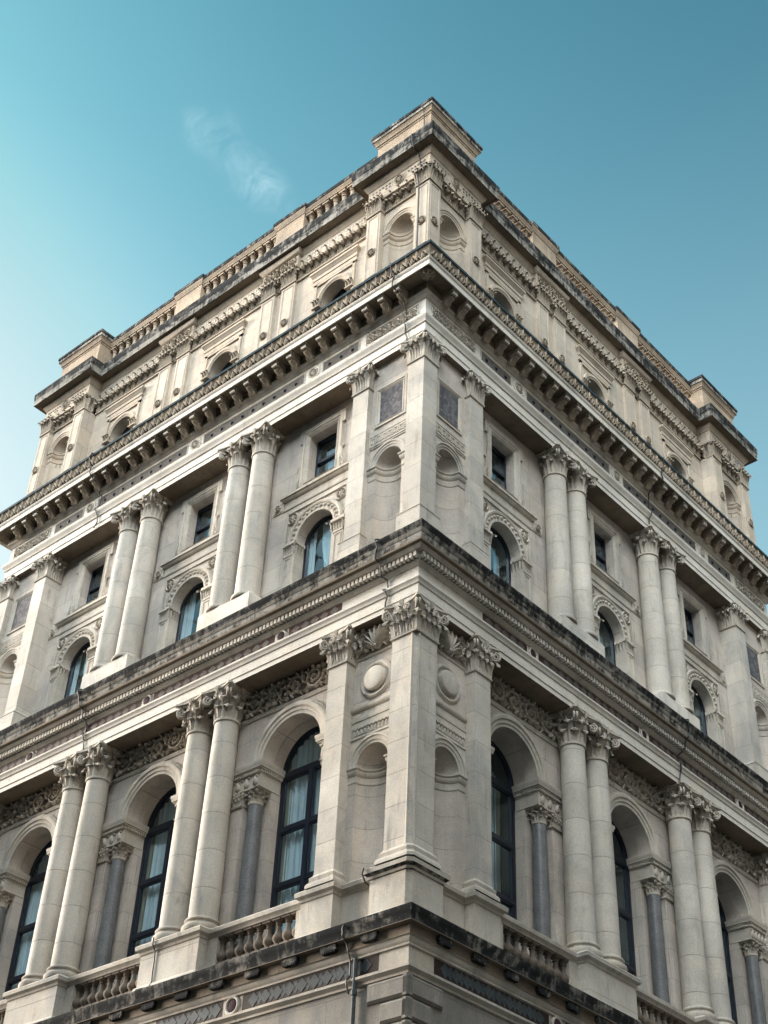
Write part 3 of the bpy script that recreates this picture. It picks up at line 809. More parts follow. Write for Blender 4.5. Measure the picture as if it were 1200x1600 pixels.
# impost blocks with dentils over the nook columns, archivolt, string course
def bay1(c, lo, hi):
    mb = MB('trim', 'carving')
    for e in (-1, 1):
        far = hi if e > 0 else lo
        def st(d, e=e, far=far):
            q = [(c + e * (far - c) * e, W1 + d), (c + e * (JI - 0.0 - d), W1 + d), (c + e * (JI - 0.0 - d), FD)]
            return q
        mb.strip([(0.0, -3.73), (0.012, -3.72), (0.012, -3.70), (0.0, -3.69), (0.0, -3.43), (0.03, -3.42), (0.03, -3.37), (0.06, -3.36), (0.06, -3.34), (0.085, -3.33), (0.09, -3.28), (0.105, -3.25), (0.105, -3.20), (0.0, -3.185)], st)
        x0, x1 = sorted((c + e * (JI + 0.0), far)); mb.add([(x0, W1 + 0.0, -3.73), (x1, W1, -3.73), (x1, FD, -3.73), (x0, FD, -3.73)], [(0, 1, 2, 3)])
        n = int((x1 - x0) / 0.058)
        for i in range(n): mb.box(x0 + 0.058 * i + 0.012, x0 + 0.058 * i + 0.046, W1, W1 + 0.055, -3.415, -3.365)
        for i in range(9): mb.box(*sorted((c + e * (JI + 0.0), c + e * (JI - 0.055))), FD + 0.06 * i + 0.012, FD + 0.06 * i + 0.046, -3.415, -3.365)
        # carved block over the column
        for i in range(5): mb.blob(x0 + (x1 - x0) * (i + 0.5) / 5, W1 + 0.0, -3.68, math.pi / 2, 0.20, 0.15, 0.035, 1, 0.02)
        for i in range(6): mb.dome(x0 + (x1 - x0) * (i + 0.5) / 6, W1, -3.47, 0.03, 0.03, 8, 1)
    mb.arch(c, ZS1, [(0.795, -0.02), (0.795, 0.03), (0.86, 0.035), (0.87, 0.055), (0.94, 0.06), (0.955, 0.085), (1.0, 0.095), (1.035, 0.085), (1.05, 0.05), (1.085, 0.045), (1.09, -0.02)], W1, n=40)
    mb.arch(c, ZS1, [(0.795, 0.0), (0.80, -0.012), (0.80, -0.03)], W1 - 0.30, n=32)
    return mb
def capital_small(cs, cd, r, z0, z1): return capital_round(cs, cd, r, z0, z1, 1)
WINDOW1 = None
def sheet(mb, pts, mi=0): mb.add(pts, [tuple(range(len(pts)))], mi)
def folds(mb, s0, s1, z0, z1, d, amp, per, mi=0, seed=0, lean=0.0, top=None):
    rr = random.Random(seed); n = int((s1 - s0) / per * 8) + 2; m = 10; ph = rr.uniform(0, 6); vs = []; fs = []
    for j in range(m + 1):
        t = j / m
        for i in range(n + 1):
            x = s0 + (s1 - s0) * i / n
            x += lean * (1 - t) * (i / n)
            ztop = top(x) if top else z1
            dd = amp * math.sin(2 * math.pi * (x - s0) / per + ph + 0.5 * t + 0.7 * math.sin(3.1 * x)) + amp * 0.5 * math.sin(2 * math.pi * (x - s0) / per * 0.43 + ph * 2)
            vs.append((x, d + dd, z0 + (ztop - z0) * t))
    for j in range(m):
        for i in range(n): fs.append((j * (n + 1) + i, j * (n + 1) + i + 1, (j + 1) * (n + 1) + i + 1, (j + 1) * (n + 1) + i))
    mb.add(vs, fs, mi)
def arched_frame(r, zc, zb, w, d0, d1, rails, mull, n=28):
    mb = MB('navy_paint')
    mb.arch(0, zc, [(r, d1), (r - w * 0.55, d1), (r - w * 0.6, d1 - 0.02), (r - w, d1 - 0.02), (r - w, d0), (r, d0)], 0, n=n)
    for e in (-1, 1):
        a, b = sorted((e * r, e * (r - w))); mb.box(a, b, d0, d1 - 0.01, zb, zc)
    for z, hgt in rails: mb.box(-r + w, r - w, d0 + 0.005, d1 - 0.005, z - hgt / 2, z + hgt / 2)
    for x, hw, za, zt in mull: mb.box(x - hw, x + hw, d0, d1, za, zt)
    return mb
def half_round(r, zc, zb, n=24): return [(r, zb)] + [(r * math.cos(math.pi * i / n), zc + r * math.sin(math.pi * i / n)) for i in range(n + 1)] + [(-r, zb)]
def window1(variant, back=0.0):
    r = JI + 0.02
    mb = arched_frame(r, ZS1, -7.5, 0.09, FD - 0.10, FD + 0.0, [(-3.30, 0.13), (-4.50, 0.085), (-5.66, 0.075), (-7.3, 0.2)], [(0, 0.05, -7.5, -3.3)])
    for x0, x1 in ((-0.745, -0.05), (0.05, 0.745)):
        for z0, z1 in ((-4.455, -3.37), (-5.62, -4.545), (-7.2, -5.70)):
            for a, b, c_, e in ((x0, x0 + 0.03, z0, z1), (x1 - 0.03, x1, z0, z1), (x0, x1, z0, z0 + 0.03), (x0, x1, z1 - 0.03, z1)):
                mb.box(a, b, FD - 0.085, FD - 0.02, c_, e)
    f = mb.build('window', B)
    g_ = MB('glass'); sheet(g_, [(x, FD - 0.06, z) for x, z in half_round(r - 0.02, ZS1, -7.4)]); p = g_.build('pane', f, smooth=0)
    cm = MB('net_curtain'); tp = lambda x: ZS1 + math.sqrt(max(0.0004, (r - 0.04) ** 2 - x * x)) if True else 0
    if variant == 0:
        folds(cm, -0.78, 0.70, -7.4, 0, FD - back - 0.17, 0.022, 0.15, seed=3, top=tp)
        cm.build('curtain', f)
        dm = MB('tan_drape'); folds(dm, 0.64, 0.80, -7.4, 0, FD - back - 0.16, 0.03, 0.09, seed=4, top=tp); dm.build('drape', f)
    elif variant == 1:
        folds(cm, -0.78, -0.06, -7.4, 0, FD - back - 0.17, 0.024, 0.16, seed=5, top=tp); folds(cm, 0.08, 0.70, -7.4, 0, FD - back - 0.19, 0.022, 0.13, seed=6, top=tp)
        cm.build('curtain', f)
        dm = MB('tan_drape'); folds(dm, 0.66, 0.80, -7.4, 0, FD - back - 0.16, 0.03, 0.09, seed=8, top=tp); dm.build('drape', f)
    else:
        folds(cm, -0.80, -0.15, -7.4, 0, FD - back - 0.18, 0.022, 0.15, seed=9, lean=-0.25, top=tp); folds(cm, 0.28, 0.80, -7.4, 0, FD - back - 0.17, 0.02, 0.12, seed=10, top=tp)
        cm.build('curtain', f)
    return f
for k, c in enumerate(BAYS):
    lo = (1.95 if k == 0 else PAIRS1[k - 1] + 0.02); hi = (T - 1.95 if k == 2 else PAIRS1[k] - 0.02)
    o = bay1(c, lo, hi).build('arch_surround', B); spread(o, FACES)
    window1(k).matrix_local = ML @ at(c); window1(k, 0.24).matrix_local = MR @ at(c)
# nook columns (dark granite)
mb = MB('granite'); mb.lathe(0, 0, [(0.158, -7.2), (0.156, -6.4), (0.152, -5.2), (0.138, -4.02)], 24)
nc = mb.build('nook_column', B)
capital_small(0, 0, 0.135, -4.0, -3.73).build('capital', nc)
spread(nc, [M @ at(c + e * 1.06) @ Matrix.Translation((0, -0.55, 0)) for M in FACES for c in BAYS for e in (-1, 1)])
mb = capital_square(0, 0, 0.14, -4.0, -3.73); jp = mb.build('jamb_capital', B)
spread(jp, [M @ at(c + e * (JO + 0.15)) @ Matrix.Translation((0, W1 - 0.135, 0)) for M in FACES for c in BAYS for e in (-1, 1)])
# carved frieze over the arches
for i, c in enumerate(BAYS):
    mb = MB('carving', 'trim')
    lo = (2.03 if i == 0 else PAIRS1[i - 1] + 0.62); hi = (T - 2.03 if i == 2 else PAIRS1[i] - 0.62)
    mb.box(edges[i], edges[i + 1], W1 - 0.02, W1 + 0.004, -2.08, -1.47)
    mb.strip([(0, -2.16), (0.02, -2.155), (0.025, -2.12), (0.04, -2.10), (0.04, -2.08), (0, -2.075)], lambda d: [(edges[i], W1 + 0.004 + d), (edges[i + 1], W1 + 0.004 + d)], 1)
    rinceau(mb, lo + 0.05, hi - 0.05, -2.06, -1.49, W1 + 0.004, 5, 0.09, 0, seed=20 + i, palm=False)
    o = mb.build('scroll_frieze', B); spread(o, FACES)

# columns
def column_mb(r0, r1, z0, z1, zbase, mats=('drum_stone',)):
    mb = MB(*mats); pr = []
    for i in range(13):
        t = i / 12; r = r0 - (r0 - r1) * (t ** 1.7); pr.append((r, z0 + (z1 - z0) * t))
    pr = [(r0 * 1.06, z0 - 0.03), (r0 * 1.05, z0 - 0.005)] + pr
    mb.lathe(0, 0, pr, 40); return mb
col = column_mb(0.283, 0.250, -6.40, -2.21, 0).build('column', B)
mb = MB('trim'); r = 0.283
mb.lathe(0, 0, [(r * 1.30, -6.66), (r * 1.34, -6.63), (r * 1.36, -6.60), (r * 1.33, -6.565), (r * 1.2, -6.55), (r * 1.12, -6.53), (r * 1.10, -6.50), (r * 1.13, -6.485), (r * 1.20, -6.47), (r * 1.21, -6.445), (r * 1.16, -6.425), (r * 1.07, -6.42)], 36)
mb.build('base', col)
capital_round(0, 0, 0.25, -2.17, -1.476, 1).build('capital', col)
spread(col, [M @ at(s + e * HALF) @ Matrix.Translation((0, -0.09, 0)) for M in FACES for s in PAIRS1 for e in (-1, 1)])

# corner pavilion
mb = MB('pier_stone', 'trim')
c_ = 0.085
def corner_plan(p, w, ch):
    return lambda d: [(-w - d, 0.5), (-w - d, -p - d), (p + d - ch, -p - d), (p + d, -p - d + ch), (p + d, w + d), (-0.5, w + d)]
mb.strip([(0, -6.45), (0, -2.1)], corner_plan(P1, 0.415, c_))
mb.strip([(0.10, -6.70, 1), (0.10, -6.645, 1), (0.075, -6.60, 1), (0.05, -6.59, 1), (0.05, -6.545, 1), (0.055, -6.53, 1), (0.055, -6.50, 1), (0.015, -6.46, 1), (0, -6.43, 1)], corner_plan(P1, 0.415, c_))
for x, y in ((P1 - c_, -P1), (P1, -P1 + c_)):
    mb.lathe(x * 1.0 - 0.012, y * 1.0 + 0.012, [(0.028, -6.44), (0.028, -2.2)], 10, 1)
cp = mb.build('corner_pier', B)
hw = (0.415 + P1) / 2
capital_square(P1 - hw, -P1 + hw, hw, -2.16, -1.478).build('capital', cp)
mb = MB('pier_stone', 'trim')
mb.box(1.555, 2.025, -0.5, P1, -6.46, -2.1)
mb.strip([(0.10, -6.70, 1), (0.10, -6.645, 1), (0.075, -6.60, 1), (0.05, -6.59, 1), (0.05, -6.545, 1), (0.055, -6.53, 1), (0.055, -6.50, 1), (0.015, -6.46, 1), (0, -6.43, 1)], rect(1.555, 2.025, -0.3, P1), close=True)
pl = mb.build('pilaster', B)
capital_square(1.79, P1 - 0.235, 0.235, -2.16, -1.478).build('capital', pl)
spread(pl, ENDS)
# far corner piers (second corner of each front)
mb = MB('pier_stone')
mb.box(-0.415 + T - T, 0.415, -0.6, P1, -7.6, -2.1)
mb = MB('pier_stone', 'trim'); mb.box(T - 0.415, T + P1, -0.6, P1, -6.46, -2.1)
mb.strip([(0.10, -6.70, 1), (0.10, -6.645, 1), (0.05, -6.59, 1), (0.055, -6.50, 1), (0, -6.43, 1)], rect(T - 0.415, T + P1, -0.6, P1), close=True)
fp = mb.build('pier', B); capital_square(T + P1 - hw, P1 - hw, hw, -2.16, -1.478).build('capital', fp)
spread(fp, FACES)
mb = MB('niche_stone', 'trim', 'carving')
D = -0.06
niche(mb, 0.985, 0.385, -6.66, -4.45, D, 0.30, 1.66, -3.84, 0.30, 0.575)
mb.box(0.30, 1.66, -0.5, D, -3.84, -1.45)
mb.strip([(0, -3.86), (0.02, -3.855), (0.02, -3.83), (0.012, -3.82), (0.012, -3.50), (0.025, -3.49), (0.03, -3.44), (0.012, -3.43), (0.012, -3.30), (0.03, -3.29), (0.06, -3.245), (0.06, -3.20), (0, -3.18)], lambda d: [(0.30, D + d), (1.66, D + d)], 1)
for i in range(12):
    x = 0.50 + i * 0.088
    mb.arch(x, -3.68, [(0.036, 0), (0.036, 0.022), (0.052, 0.022), (0.052, 0)], D + 0.012, n=8, mi=2); mb.blob(x, D + 0.012, -3.77, math.pi / 2, 0.12, 0.045, 0.02, 2); mb.box(x - 0.05, x + 0.05, D, D + 0.02, -3.79, -3.775, 2)
# disc: ring with a raised drum
mb.arch(0.985, -2.70, [(0.30, 0.0), (0.30, 0.015), (0.325, 0.045), (0.355, 0.05), (0.385, 0.03), (0.40, 0.0)], D, 0, 2 * math.pi, 40, 1)
mb.arch(0.985, -2.70, [(0.001, 0.12), (0.20, 0.118), (0.235, 0.105), (0.25, 0.08), (0.25, 0.0)], D, 0, 2 * math.pi, 40, 1)
mb.strip([(0, -2.14), (0.02, -2.135), (0.035, -2.10), (0.0, -2.085)], lambda d: [(0.30, D + d), (1.66, D + d)], 1)
rinceau(mb, 0.45, 1.53, -2.06, -1.49, D, 2, 0.085, 2, seed=41)
o = mb.build('niche', B); spread(o, ENDS)

# entablature
mb = MB('white_trim', 'trim', 'shaded_soffit')
mb.strip([(-0.75, -1.474, 2), (0, -1.474, 2), (0, -1.36), (0.02, -1.355), (0.02, -1.15), (0.045, -1.135), (0.06, -1.07), (0.085, -1.04), (0.085, -0.995), (0.02, -0.975), (0, -0.97), (0, -0.71)], outline(P1))
mb.build('architrave', B)
rng1 = [(1.79, BAYS[0] - 0.20), (BAYS[0] + 0.20, BAYS[1] - 0.20), (BAYS[1] + 0.20, BAYS[2] - 0.20), (BAYS[2] + 0.20, T - 1.79)]
lozenges('inlay_frieze', P1, -0.965, -0.735, 'porphyry', ('lozenge_mauve', 'grey_marble', 'lozenge_mauve'), 0.265, False, rng1)
o = roundel(P1, -0.85, 0.145, 'purple_marble').build('roundel', B); spread(o, [M @ at(s) for M in FACES for s in BAYS])
mb = MB('trim', 'sooty', 'black_crust', 'shaded_soffit')
mb.strip([(0, -0.725), (0.02, -0.72), (0.03, -0.70), (0.07, -0.665), (0.085, -0.64), (0.085, -0.625), (0.07, -0.62, 3), (0.07, -0.50, 3), (0.205, -0.495, 0), (0.225, -0.47, 0), (0.25, -0.44, 0), (0.25, -0.415, 0), (0.315, -0.40, 3), (0.325, -0.36, 3), (0.325, -0.30, 1), (0.33, -0.24, 1), (0.345, -0.225, 1), (0.36, -0.15, 1), (0.395, -0.07, 2), (0.40, -0.055, 2), (0.40, -0.01, 2), (0.375, 0.0, 2), (-0.2, 0.10, 1), (-0.8, 0.13, 1)], outline(P1))
cor = mb.build('cornice', B, label='dentilled middle cornice with a black weathered edge')
mb = MB('white_trim')
for i in range(147):
    s = -0.26 + 0.1065 * i
    mb.box(s, s + 0.062, P1 + 0.05, P1 + 0.185, -0.612, -0.505)
o = mb.build('dentils', cor, smooth=0); spread(o, FACES)

# ================================================================== second floor
mb = MB('masonry', 'trim')
for i, c in enumerate(BAYS):
    s0, s1 = edges[i], edges[i + 1]
    wall_arch(mb, s0, s1, 0.05, 3.30, c, 0.56, 2.28, W2, 0.25, 26)
    a, b, za, zb = c - 0.43, c + 0.43, 3.93, 5.29
    for q in ((s0, a, 3.30, 5.9), (b, s1, 3.30, 5.9), (a, b, 3.30, za), (a, b, zb, 5.9)): mb.box(q[0], q[1], W2 - 0.24, W2, q[2], q[3])
o = mb.build('wall', B, ML); spread(o, FACES)
mb = MB('pier_stone', 'trim')
def plinth2(x0, x1): mb.strip([(0.05, 0.02), (0.05, 0.93), (0.03, 0.97), (0.0, 0.985), (-0.3, 1.0)], rect(x0, x1, -0.5, 0.0), 0, close=True)
plinth2(-0.76, 0.76)
pd = mb.build('plinth', B); spread(pd, [M @ at(s) for M in FACES for s in PAIRS2])
col = column_mb(0.285, 0.258, 1.10, 5.16, 0).build('column', B)
mb = MB('trim'); mb.lathe(0, 0, [(0.34, 0.99), (0.352, 1.02), (0.345, 1.05), (0.315, 1.065), (0.305, 1.085), (0.29, 1.10)], 36); mb.build('base', col)
capital_round(0, 0, 0.258, 5.20, 5.832, 2).build('capital', col)
spread(col, [M @ at(s + e * HALF) @ Matrix.Translation((0, -0.25, 0)) for M in FACES for s in PAIRS2 for e in (-1, 1)])
# corner pier, pilasters
mb = MB('pier_stone', 'trim')
mb.strip([(0.085, 0.02, 0), (0.085, 0.90, 0), (0.095, 0.905, 1), (0.095, 0.93, 1), (0.03, 0.985, 1), (0, 1.01, 1), (0, 5.2, 0)], corner_plan(0.0, 0.455, 0.004))
cp = mb.build('corner_pier', B)
capital_square(-0.2275, 0.2275, 0.2275, 5.20, 5.832, 2).build('capital', cp)
mb = MB('pier_stone', 'trim')
mb.strip([(0.075, 0.02, 0), (0.075, 0.94, 0), (0.085, 0.945, 1), (0.085, 0.97, 1), (0.03, 1.02, 1), (0, 1.04, 1), (0, 5.2, 0)], rect(1.61, 2.07, -0.6, 0.0), close=True)
pl = mb.build('pilaster', B); capital_square(1.84, -0.23, 0.23, 5.20, 5.832, 2).build('capital', pl); spread(pl, ENDS)
mb = MB('pier_stone', 'trim')
mb.strip([(0.06, 0.02, 0), (0.06, 0.92, 0), (0.05, 0.95, 1), (0.0, 1.0, 1), (0, 5.2, 0)], rect(T - 0.455, T, -0.6, 0.0), close=True)
fp = mb.build('pier', B); capital_square(T - 0.2275, -0.2275, 0.2275, 5.20, 5.832, 2).build('capital', fp); spread(fp, FACES)
mb = MB('niche_stone', 'trim', 'slab_marble', 'carving')
D = -0.15
niche(mb, 1.03, 0.365, 0.3, 2.80, D, 0.35, 1.70, 3.42, 0.34, 0.525)
mb.box(0.35, 1.70, -0.6, D, 3.42, 5.84)
mb.strip([(0, 3.36), (0.02, 3.365), (0.02, 3.40), (0.035, 3.41), (0.035, 3.44), (0.02, 3.45), (0.02, 3.70), (0.03, 3.71), (0.03, 3.74), (0, 3.76)], lambda d: [(0.35, D + d), (1.70, D + d)], 1)
x = 0.47                                                   # key pattern
while x < 1.56:
    u = 0.026
    for (a, b, c, e) in ((0, 5, 6, 7), (4, 5, 1, 6), (2, 4, 1, 2), (2, 3, 2, 4.6), (0, 1, 1, 6), (-1.2, 1, 0, 1)):
        mb.box(x + a * u, x + b * u, D, D + 0.034, 3.475 + c * u, 3.475 + e * u, 3)
    x += 6.2 * u
def frame_mould(mb, s0, s1, z0, z1, w, d, mi, hts=(0.0, 0.03, 0.03, 0.015, 0.015, 0.028, 0.0)):
    offs = (w, w * 0.97, w * 0.66, w * 0.62, w * 0.36, w * 0.30, 0.0)
    for (o1, h1), (o2, h2) in zip(list(zip(offs, hts))[:-1], list(zip(offs, hts))[1:]):
        A = [(s0 - o1, d + h1, z0 - o1), (s1 + o1, d + h1, z0 - o1), (s1 + o1, d + h1, z1 + o1), (s0 - o1, d + h1, z1 + o1)]
        E = [(s0 - o2, d + h2, z0 - o2), (s1 + o2, d + h2, z0 - o2), (s1 + o2, d + h2, z1 + o2), (s0 - o2, d + h2, z1 + o2)]
        mb.add(A + E, [(i, (i + 1) % 4, 4 + (i + 1) % 4, 4 + i) for i in range(4)], mi)
frame_mould(mb, 0.72, 1.36, 4.06, 4.96, 0.13, D, 1)
mb.add([(0.72, D + 0.004, 4.06), (1.36, D + 0.004, 4.06), (1.36, D + 0.004, 4.96), (0.72, D + 0.004, 4.96)], [(0, 1, 2, 3)], 2)
o = mb.build('niche', B); spread(o, ENDS)

# second-floor bays: surrounds, consoles, sills, arch rings
def bay2():
    mb = MB('trim', 'carving')
    d = W2
    frame_mould(mb, -0.43, 0.43, 3.93, 5.29, 0.20, d, 0, (0.0, 0.055, 0.055, 0.035, 0.035, 0.055, 0.0))
    mb.box(-0.72, -0.60, d, d + 0.05, 5.18, 5.50); mb.box(0.60, 0.72, d, d + 0.05, 5.18, 5.50)
    mb.box(-0.72, 0.72, d, d + 0.06, 5.49, 5.53)
    for e in (-1, 1):                                      # scroll consoles beside the foot of the window
        pts = [(e * (0.66 + x), d + 0.03, 3.86 + z) for x, z in spiral(0.10, 0.02, 1.4, 20, math.pi / 2, -e)]
        pts = [(e * 0.65, d + 0.03, 4.40), (e * 0.655, d + 0.03, 4.25), (e * 0.67, d + 0.03, 4.10), (e * 0.70, d + 0.03, 4.0)] + pts
        mb.tube(pts, 0.032, 6, 1)
        q = [(e * (0.685 + x), d + 0.03, 4.42 + z) for x, z in spiral(0.05, 0.01, 1.4, 14, -math.pi / 2, e)]
        mb.tube(q, 0.022, 5, 1)
        mb.blob(e * 0.70, d, 3.76, math.pi / 2 + e * -0.1, 0.38, 0.16, 0.05, 1)
    # sill on a band
    mb.strip([(0, 3.34), (0.02, 3.345), (0.03, 3.37), (0.03, 3.40), (0.012, 3.41), (0.012, 3.58), (0.05, 3.60), (0.085, 3.64), (0.09, 3.66), (0.12, 3.67), (0.12, 3.72), (0.02, 3.76), (0, 3.76)], rect(-1.03, 1.03, d - 0.1, d), close=True)
    mb.strip([(0, 3.36), (0.02, 3.365), (0.02, 3.40), (0.0, 3.41)], lambda q: [(-1.42, d + q), (1.42, d + q)])
    for e in (-1, 1):
        mb.box(e * 1.25 - 0.17, e * 1.25 + 0.17, d, d + 0.03, 3.40, 3.62); mb.rosette(e * 1.25, d + 0.03, 3.51, 0.09, 1, 6)
    # arched opening with a beaded ring
    zc = 2.28
    mb.arch(0, zc, [(0.555, -0.02), (0.555, 0.035), (0.60, 0.04), (0.61, 0.03), (0.735, 0.03), (0.745, 0.055), (0.79, 0.07), (0.82, 0.05), (0.825, -0.02)], d, n=36)
    for i in range(15):
        a = math.pi * (i + 0.5) / 15
        mb.dome(0.672 * math.cos(a), d + 0.03, zc + 0.672 * math.sin(a), 0.048, 0.045, 10, 1)
    for s0, s1, z0, z1 in ((-0.95, 0.95, 3.165, 3.235), (-0.95, -0.89, 2.3, 3.165), (0.89, 0.95, 2.3, 3.165)): mb.box(s0, s1, d, d + 0.035, z0, z1)
    for e in (-1, 1):
        mb.rosette(e * 0.74, d, 2.985, 0.165, 1, 8)
        for j in range(4): mb.blob(e * 0.85, d, 2.80 - 0.1 * j, -math.pi / 2 + e * 0.25, 0.15, 0.06, 0.03, 1)
        x0, x1 = sorted((e * 0.60, e * 0.90))
        mb.box(x0, x1, d - 0.1, d + 0.05, 0.05, 1.95); mb.box(min(x0, x1) + 0.0, x1, d - 0.1, d + 0.065, 1.90, 1.955)
        xa, xb = sorted((e * 0.553, e * 0.60)); mb.box(xa, xb, d - 0.24, d + 0.05, 0.05, 1.95)
        frame_mould(mb, x0 + 0.07, x1 - 0.07, 0.1, 1.82, 0.02, d + 0.05, 0, (0, 0.01, 0.014, 0.014, 0.014, 0.01, 0))
        # leafy impost
        for i in range(4): 
            xx = x0 + (x1 - x0) * (i + 0.5) / 4
            def Pm(u, o, z, xx=xx): return (xx + u, d + 0.05 + o, 1.95 + z)
            leaf(mb, Pm, 0.085, 0.22, 0.02, 0.06, mi=1)
        for i in range(3):
            yy = d - 0.22 + 0.26 * (i + 0.5) / 3
            def Pn(u, o, z, yy=yy): return (e * (0.555 - o), yy + u, 1.95 + z)
            leaf(mb, Pn, 0.085, 0.22, 0.02, 0.06, mi=1)
        def Pk(u, o, z): return (e * (0.56 - o * 0.7 + abs(u) * 0.3) , d + 0.05 + o * 0.7 + u * 0.6, 1.95 + z)
        leaf(mb, Pk, 0.09, 0.27, 0.04, 0.08, mi=1)
        xa, xb = sorted((e * 0.53, e * 0.93)); mb.box(xa, xb, d - 0.24, d + 0.085, 2.20, 2.28)
    return mb
o = bay2().build('arch_surround', B); spread(o, [M @ at(c) for M in FACES for c in BAYS])
# windows of the second floor
def window2a(v, back=0.0):
    r = 0.575; mb = arched_frame(r, 2.28, 0.05, 0.085, W2 - 0.32, W2 - 0.24, [], [])
    f = mb.build('window', B); g_ = MB('glass'); sheet(g_, [(x, W2 - 0.285, z) for x, z in half_round(r - 0.02, 2.28, 0.1)]); g_.build('pane', f, smooth=0)
    cm = MB('net_curtain'); d = W2 - 0.38 - back; tp = lambda x: 2.28 + math.sqrt(max(0.0004, 0.54 ** 2 - min(0.54, abs(x)) ** 2))
    if v == 0: folds(cm, -0.56, 0.18, 0.1, 0, d, 0.02, 0.13, seed=31, lean=-0.3, top=tp); folds(cm, 0.30, 0.56, 0.1, 0, d, 0.02, 0.1, seed=32, top=tp)
    else: folds(cm, -0.56, 0.0, 0.1, 0, d, 0.02, 0.13, seed=33, lean=-0.12, top=tp); folds(cm, 0.2, 0.56, 0.1, 0, d, 0.02, 0.12, seed=34, top=tp)
    cm.build('curtain', f); return f
def window2b():
    mb = MB('navy_paint'); d0, d1 = W2 - 0.31, W2 - 0.235
    for a, b, c, e in ((-0.45, -0.375, 3.9, 5.3), (0.375, 0.45, 3.9, 5.3), (-0.375, 0.375, 5.20, 5.3), (-0.375, 0.375, 3.9, 3.99)): mb.box(a, b, d0, d1, c, e)
    mb.box(-0.375, 0.375, d0 - 0.01, d1 + 0.012, 4.575, 4.645)
    f = mb.build('window', B); g_ = MB('glass'); sheet(g_, [(-0.4, W2 - 0.28, 3.95), (0.4, W2 - 0.28, 3.95), (0.4, W2 - 0.28, 5.25), (-0.4, W2 - 0.28, 5.25)]); g_.build('pane', f, smooth=0)
    cm = MB('net_curtain'); folds(cm, -0.42, 0.42, 3.9, 5.3, W2 - 0.62, 0.02, 0.13, seed=51); cm.build('curtain', f); return f
for k in (0, 1):
    cs_ = (BAYS[0::2] if k == 0 else BAYS[1:2])
    w = window2a(k); spread(w, [ML @ at(c) for c in cs_])
    w = window2a(k, 0.18); spread(w, [MR @ at(c) for c in cs_])
w = window2b(); spread(w, [M @ at(c) for M in FACES for c in BAYS])
# entablature with frieze
mb = MB('white_trim', 'trim', 'shaded_soffit')
mb.strip([(-0.75, 5.834, 2), (0, 5.834, 2), (0, 5.965), (0.02, 5.975), (0.02, 6.195), (0.05, 6.21), (0.065, 6.28), (0.10, 6.33), (0.115, 6.36), (0.115, 6.42), (0.03, 6.47), (0.0, 6.52), (0.0, 7.005)], outline(P2))
mb.build('architrave', B)
rng2 = [(2.02, BAYS[0] - 0.32), (BAYS[0] + 0.32, BAYS[1] - 0.32), (BAYS[1] + 0.32, BAYS[2] - 0.32), (BAYS[2] + 0.32, T - 2.02)]
for a, b in rng2:
    mb = MB('trim', 'grey_marble', 'black_stud', 'carving')
    mb.box(a, b, -0.02, 0.005, 6.60, 6.88, 1)
    frame_mould(mb, a, b, 6.60, 6.88, 0.035, 0.0, 0, (0, 0.015, 0.02, 0.02, 0.015, 0.01, 0))
    n = int((b - a) / 0.365); off = (b - a - (n - 1) * 0.365) / 2
    for i in range(n): mb.dome(a + off + 0.365 * i, 0.004, 6.73, 0.052, 0.03, 10, 2)
    o = mb.build('stud_frieze', B); spread(o, FACES)
for x0, x1 in ((0.22, 1.76),):
    mb = MB('trim', 'grey_marble', 'black_stud', 'carving')
    frame_mould(mb, x0, x1, 6.58, 6.90, 0.03, 0.0, 0, (0, 0.012, 0.018, 0.018, 0.012, 0.01, 0))
    rinceau(mb, x0 + 0.02, x1 - 0.02, 6.59, 6.89, 0.0, 6, 0.05, 3, seed=61, palm=False)
o = mb.build('scroll_panel', B); spread(o, ENDS)
o = roundel(0.0, 6.74, 0.21, 'dark_ground', flower=True).build('roundel', B); spread(o, [M @ at(c) for M in FACES for c in BAYS])
# main cornice
mb = MB('trim', 'white_trim', 'shaded_soffit', 'lead', 'carving_dark')
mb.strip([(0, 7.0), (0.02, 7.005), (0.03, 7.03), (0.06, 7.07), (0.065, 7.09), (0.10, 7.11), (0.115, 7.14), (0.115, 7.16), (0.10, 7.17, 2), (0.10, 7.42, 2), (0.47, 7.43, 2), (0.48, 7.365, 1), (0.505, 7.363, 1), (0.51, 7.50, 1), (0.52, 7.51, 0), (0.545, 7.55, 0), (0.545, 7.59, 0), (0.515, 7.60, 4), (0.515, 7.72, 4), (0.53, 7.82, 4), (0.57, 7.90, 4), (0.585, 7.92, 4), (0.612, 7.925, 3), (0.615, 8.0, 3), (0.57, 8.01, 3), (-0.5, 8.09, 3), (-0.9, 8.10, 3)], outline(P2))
cor = mb.build('cornice', B, label='main cornice on scrolled brackets with a lead covered top edge')
mb = MB('carving_dark')
for i in range(52):
    s = -0.34 + 0.306 * i
    if s > T + 0.4: break
    mb.arch(s, 7.70, [(0.085, 0.0), (0.085, 0.05), (0.105, 0.065), (0.13, 0.05), (0.13, 0.0)], 0.52, -0.25, math.pi + 0.25, 12)
    mb.blob(s, 0.52, 7.61, math.pi / 2, 0.20, 0.11, 0.055, 0, 0.03)
    for e in (-1, 1): mb.blob(s + e * 0.03, 0.52, 7.60, math.pi / 2 - e * 0.5, 0.16, 0.06, 0.05)
    mb.blob(s + 0.153, 0.53, 7.62, math.pi / 2, 0.29, 0.085, 0.05, 0, 0.05)
    for e in (-1, 1): mb.blob(s + 0.153, 0.53, 7.68, math.pi / 2 + e * 0.6, 0.19, 0.06, 0.05, 0, 0.04)
o = mb.build('leaf_moulding', cor); spread(o, FACES)
